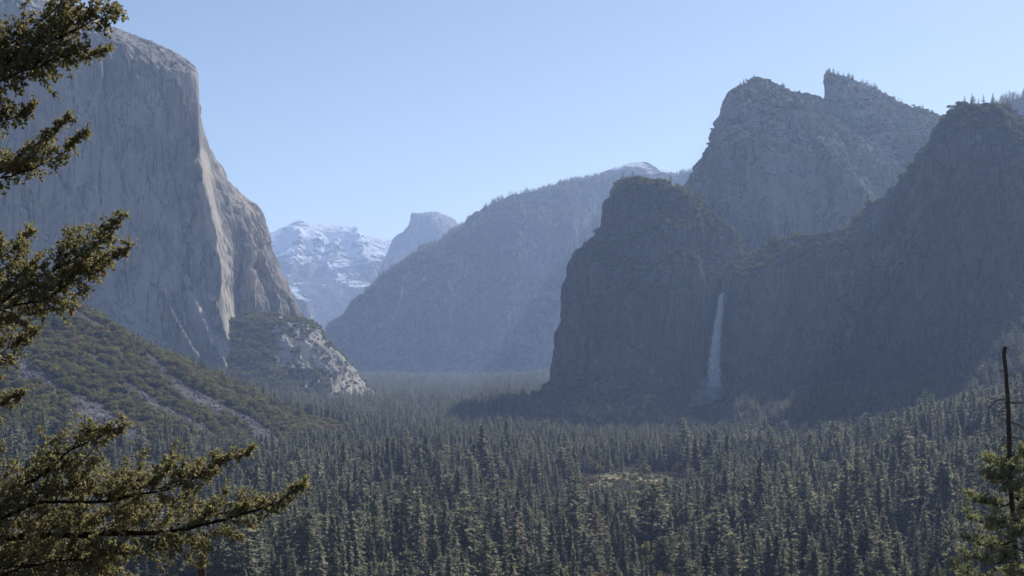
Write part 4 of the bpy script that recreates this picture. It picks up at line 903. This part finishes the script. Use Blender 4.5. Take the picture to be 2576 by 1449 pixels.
for pts, r0, up, dn, sd, dens, st0 in FL:
    L = limb_curve(pts, YF, 46); L[1:-1] += rng.normal(0, 0.008, L[1:-1].shape)
    tv, tf = tube(local(L), r0 * np.linspace(1, 0.12, len(L)), 8)
    lo = obj('limb', mesh_data('fir_limb', tv, tf, [M_limb], True), fir)
    TW, C, D = grow(L, rng, up * 1.75, dn * 1.7, st0, sd, 0.031, 0.05, 0.4, dens * 0.8)
    TW.v = [local(v) for v in TW.v]; tag(obj('branchlets', TW.mesh('fir_branchlets', [M_limb]), lo), kind='stuff')
    nv, nf = tufts(local(C), D, rng, 6, 0.062, 0.026); ntuft += len(C)
    tag(obj('foliage', mesh_data('fir_foliage', nv, nf, [M_needle]), lo), kind='stuff')
print('fir tufts', ntuft)

# the dead-topped pine at the right
YP = 62.0
pb = at(2552, 1449, YP); pgz = float(ground_z(np.array([pb[0]]), np.array([YP]))[0])
pine = empty('pine_tree', (pb[0], YP, pgz)); tag(pine, 'tall pine with a bare broken dead top at the right edge', 'tree')
px_, py_, pz_ = pine.location
def plocal(v): return np.asarray(v, float) - np.array((px_, py_, pz_))
T = limb_curve([(2553, 1760), (2552, 1449), (2545, 1250), (2538, 1100), (2532, 960), (2527, 882), (2529, 872)], YP, 50)
T[0, 2] = min(T[0, 2], pgz); T[5:-1, 0] += 0.025 * np.sin(np.arange(5, 49) * 0.35) + np.random.default_rng(3).normal(0, 0.008, 44); hgt = (T[:, 2] - T[0, 2]) / (T[-1, 2] - T[0, 2])
tv, tf = tube(plocal(T), 0.22 * (1 - 0.62 * hgt ** 1.1), 12); obj('trunk', mesh_data('pine_trunk', tv, tf, [bark_material('pine_bark', (0.04, 0.033, 0.031), (0.13, 0.105, 0.095), 5.0)], True), pine)
rng = np.random.default_rng(9)
for pts, r in [([(2532, 1004), (2510, 1006), (2495, 1016), (2483, 1034)], .05), ([(2534, 1012), (2560, 1013), (2610, 1010)], .055), ([(2537, 1060), (2556, 1066), (2600, 1096)], .05), ([(2534, 1034), (2510, 1036), (2498, 1048)], .035),
               ([(2538, 1066), (2520, 1052), (2505, 1044), (2500, 1062)], .03), ([(2540, 1098), (2560, 1102), (2600, 1120)], .045), ([(2540, 1112), (2522, 1116), (2512, 1132), (2510, 1150)], .04), ([(2529, 884), (2520, 882), (2512, 885)], .025),
               ([(2528, 930), (2518, 934), (2514, 930)], .035), ([(2530, 890), (2536, 882), (2538, 876)], .025), ([(2530, 945), (2546, 940), (2556, 946)], .02), ([(2534, 1020), (2515, 1040), (2508, 1066)], .025)]:
    L = limb_curve(pts, YP, 14); tv, tf = tube(plocal(L), 1.5 * r * np.linspace(1, 0.35, 14), 6)
    lb = obj('bare_limb', mesh_data('pine_bare_limb', tv, tf, [M_grey], True), pine)
for k in range(26):
    i = int(rng.integers(14, 47)); a = rng.uniform(0, 6.28); l = rng.uniform(0.2, 0.7) * (1.1 - i / 60); e = T[i] + np.array((math.cos(a) * l, math.sin(a) * l, rng.uniform(-.15, .1)))
    tv, tf = tube(plocal(np.array([T[i], (T[i] + e) / 2 + np.array((0, 0, .03)), e])), [.03, .022, .008], 5); obj('branch_stub', mesh_data('pine_stub', tv, tf, [M_grey], True), pine)
def pine_limb(z_py, out, rise, dy, rt, dens):
    i = int(np.argmin(np.abs(PY0 - F * (T[:, 2] - CZ) / T[:, 1] - z_py))); base = T[i]
    n = 14; s = np.linspace(0, 1, n)[:, None]; ed = np.array((out, dy, 0.0))
    L = base + s * ed + np.array((0, 0, 1.0)) * (rise * s ** 1.6 - 0.12 * abs(out) * np.sin(s * np.pi)); L[1:] += rng.normal(0, 0.03, L[1:].shape)
    tv, tf = tube(plocal(L), rt * np.linspace(1, 0.2, n), 6); lo = obj('limb', mesh_data('pine_limb', tv, tf, [M_limb], True), pine)
    C, D, TW = [], [], Bag()
    ln = math.hypot(out, dy)
    for k in range(3, n):
        for q in range(max(2, int(4 * dens))):
            v = np.array((rng.normal(0, .6) + 0.4 * np.sign(out), rng.normal(0, .6), rng.uniform(-0.2, 0.8))); v /= np.linalg.norm(v); r = rng.uniform(0.15, 0.65) * (1.1 - 0.4 * k / n)
            e = L[k] + v * r; tv, tf = tube(plocal(np.array([L[k], L[k] + v * r * .5 + np.array((0, 0, -.02)), e])), [.014, .01, .005], 4); TW.add(tv, tf)
            C.append(e); D.append(v + np.array((0, 0, .3)))
            if r > .35: C.append(L[k] + v * r * .6 + rng.normal(0, .05, 3)); D.append(v)
    tag(obj('branchlets', TW.mesh('pine_branchlets', [M_limb]), lo), kind='stuff')
    nv, nf = tufts(plocal(np.array(C)), np.array(D), rng, 10, 0.23, 0.055, 1.1); tag(obj('foliage', mesh_data('pine_foliage', nv, nf, [M_pine]), lo), kind='stuff')
for k, py in enumerate(np.linspace(1150, 1560, 34)):
    f = (py - 1150) / 410; a = k * 2.4 + rng.uniform(-.4, .4); ln = (0.9 + 2.3 * min(1, f * 1.3)) * rng.uniform(0.75, 1.15)
    pine_limb(py, ln * math.cos(a), 0.25 * ln * rng.uniform(-0.2, 1.0), ln * math.sin(a), 0.045, 1.0)

# broken snag rising behind the fir's lowest limb
ys = 48.0; sb = at(512, 1449, ys); sgz = float(ground_z(np.array([sb[0]]), np.array([ys]))[0])
sn = empty('broken_snag', (sb[0], ys, sgz)); tag(sn, 'reddish broken dead trunk with pale twigs below the lowest fir limb', 'dead tree')
L = limb_curve([(506, 1900), (508, 1449), (512, 1390), (516, 1352)], ys, 20); L[0, 2] = min(L[0, 2], sgz); L = L - np.array(sn.location)
tv, tf = tube(L, 0.15 * np.linspace(1.3, 0.8, 20), 10); tv[-10:, 2] += rng.uniform(-0.1, 0.25, 10); obj('trunk', mesh_data('snag_trunk', tv, tf, [M_snag], True), sn)
for pts, r in [([(514, 1372), (500, 1362), (488, 1352), (478, 1350)], .02), ([(515, 1360), (524, 1345), (530, 1330), (528, 1318)], .022), ([(513, 1392), (528, 1380), (540, 1384)], .014), ([(514, 1366), (502, 1350), (494, 1340)], .012), ([(512, 1400), (500, 1394), (492, 1398)], .012)]:
    q = limb_curve(pts, ys, 10) - np.array(sn.location); tv, tf = tube(q, r * np.linspace(1, .35, 10), 5); obj('twig', mesh_data('snag_twig', tv, tf, [M_grey], True), sn)

# bare dead trunks standing in the forest
dm = []
for s in range(3):
    rr = np.random.default_rng(600 + s); z = np.linspace(0, 1, 8); B = Bag(); B.add(*tube(np.c_[0.01 * np.sin(z * 3 + s), 0.01 * np.cos(z * 2), z], 0.011 * (1 - 0.75 * z), 6)); Tw = Bag()
    for k in range(16):
        a = rr.uniform(0, 6.28); zz0 = rr.uniform(0.35, 0.97); l = rr.uniform(0.02, 0.07) * (1.2 - zz0); Tw.add(*tube([(0, 0, zz0), (l * math.cos(a), l * math.sin(a), zz0 - 0.01), (2 * l * math.cos(a), 2 * l * math.sin(a), zz0 - 0.03)], [.003, .002, .001], 4))
    dm.append((B.mesh('dead_trunk', [M_bark], True), Tw.mesh('dead_twigs', [M_bark])))
cand = np.where((TY > 700) & (TY < 2100) & (TPX > 30) & (TPX < 2500) & (topy < 1400))[0]; pick = RNG.choice(cand, 34, replace=False)
for n, i in enumerate(pick):
    o = empty('dead_tree', (TX[i] + 3, TY[i] - 4, TZ[i])); h = RNG.uniform(24, 40); o.scale = (h, h, h); o.rotation_euler = (RNG.normal(0, .02), RNG.normal(0, .02), RNG.uniform(0, 6))
    obj('trunk', dm[n % 3][0], o); tag(obj('twigs', dm[n % 3][1], o), kind='stuff')
    sz, pl = where(TPX[i], topy[i], 30); tag(o, sz + 'thin bare dead trunk ' + pl, 'dead tree', 'bare dead trunks in the forest')

# brush and stones of the clearing
cb = [];
for (cx, cy), a, b in CLEAR:
    q = np.c_[cx + RNG.normal(0, a * .8, 26), cy + RNG.normal(0, b * .8, 26)]; cb.append(np.c_[q, ground_z(q[:, 0], q[:, 1]) - 0.3])
cb = np.concatenate(cb); cs = RNG.uniform(2.0, 5.5, len(cb)); scatter('clearing_brush', 'low bushes scattered over the clearing in the forest', LIB_SHRUB, cb, np.c_[cs * 1.3, cs * 1.3, cs], RNG.choice(7, len(cs), p=[.17] * 5 + [.075, .075]))
for (cx, cy), a, b in CLEAR:
    for k in range(8):
        x = cx + RNG.uniform(-a, a) * .8; y = cy + RNG.uniform(-b, b) * .6; s = RNG.uniform(2.0, 5.0)
        o = obj('boulder', STONES[k % 6], None, (x, y, float(ground_z(np.array([x]), np.array([y]))[0]) + s * .1)); o.scale = (s, s, s); o.rotation_euler = RNG.uniform(-.5, .5, 3)
        tag(o, 'pale boulder lying in the clearing of the valley forest', 'boulder', 'boulders in the clearing')

# labels that still coincide are told apart by their place in the row
ORD = ['leftmost', 'second', 'third', 'fourth', 'fifth', 'sixth', 'seventh', 'eighth', 'ninth', 'tenth', 'eleventh', 'twelfth', 'thirteenth', 'fourteenth', 'fifteenth', 'sixteenth', 'seventeenth', 'eighteenth', 'nineteenth', 'twentieth']
byl = {}
for o in S.objects:
    if o.parent is None and 'group' in o: byl.setdefault((o['group'], o['label']), []).append(o)
for (gr, lb), os_ in byl.items():
    if 1 < len(os_) <= len(ORD):
        os_.sort(key=lambda o: o.location[0] / o.location[1])
        for i, o in enumerate(os_):
            nl = lb + ', ' + ('leftmost such' if i == 0 else 'rightmost such' if i == len(os_) - 1 else ORD[i] + ' from left')
            if len(nl.replace(',', ' ').split()) <= 16: o['label'] = nl

# ------------------------------------------------------------------ haze
zb = float(min(GZ.min(), -14)) - 1.0; ztop = 1720.0
me = mesh_data('haze', [(-14500, -460, zb), (14500, -460, zb), (14500, 20700, zb), (-14500, 20700, zb), (-14500, -460, ztop), (14500, -460, ztop), (14500, 20700, ztop), (-14500, 20700, ztop)],
               [(0, 3, 2, 1), (4, 5, 6, 7), (0, 1, 5, 4), (1, 2, 6, 5), (2, 3, 7, 6), (3, 0, 4, 7)])
t = NT('haze_air'); pv = t.n('ShaderNodeVolumePrincipled'); pv.inputs['Color'].default_value = (*HAZE_COLOR, 1); pv.inputs['Density'].default_value = HAZE_DENSITY; pv.inputs['Anisotropy'].default_value = HAZE_G
t.l(pv.outputs[0], t.out.inputs['Volume']); me.materials.append(t.m)
tag(obj('haze', me), 'thin blue morning haze filling the valley', kind='stuff')
for m_ in MASS.values(): print('z', round(float(m_[0][..., 2].min())), round(float(m_[0][..., 2].max())))
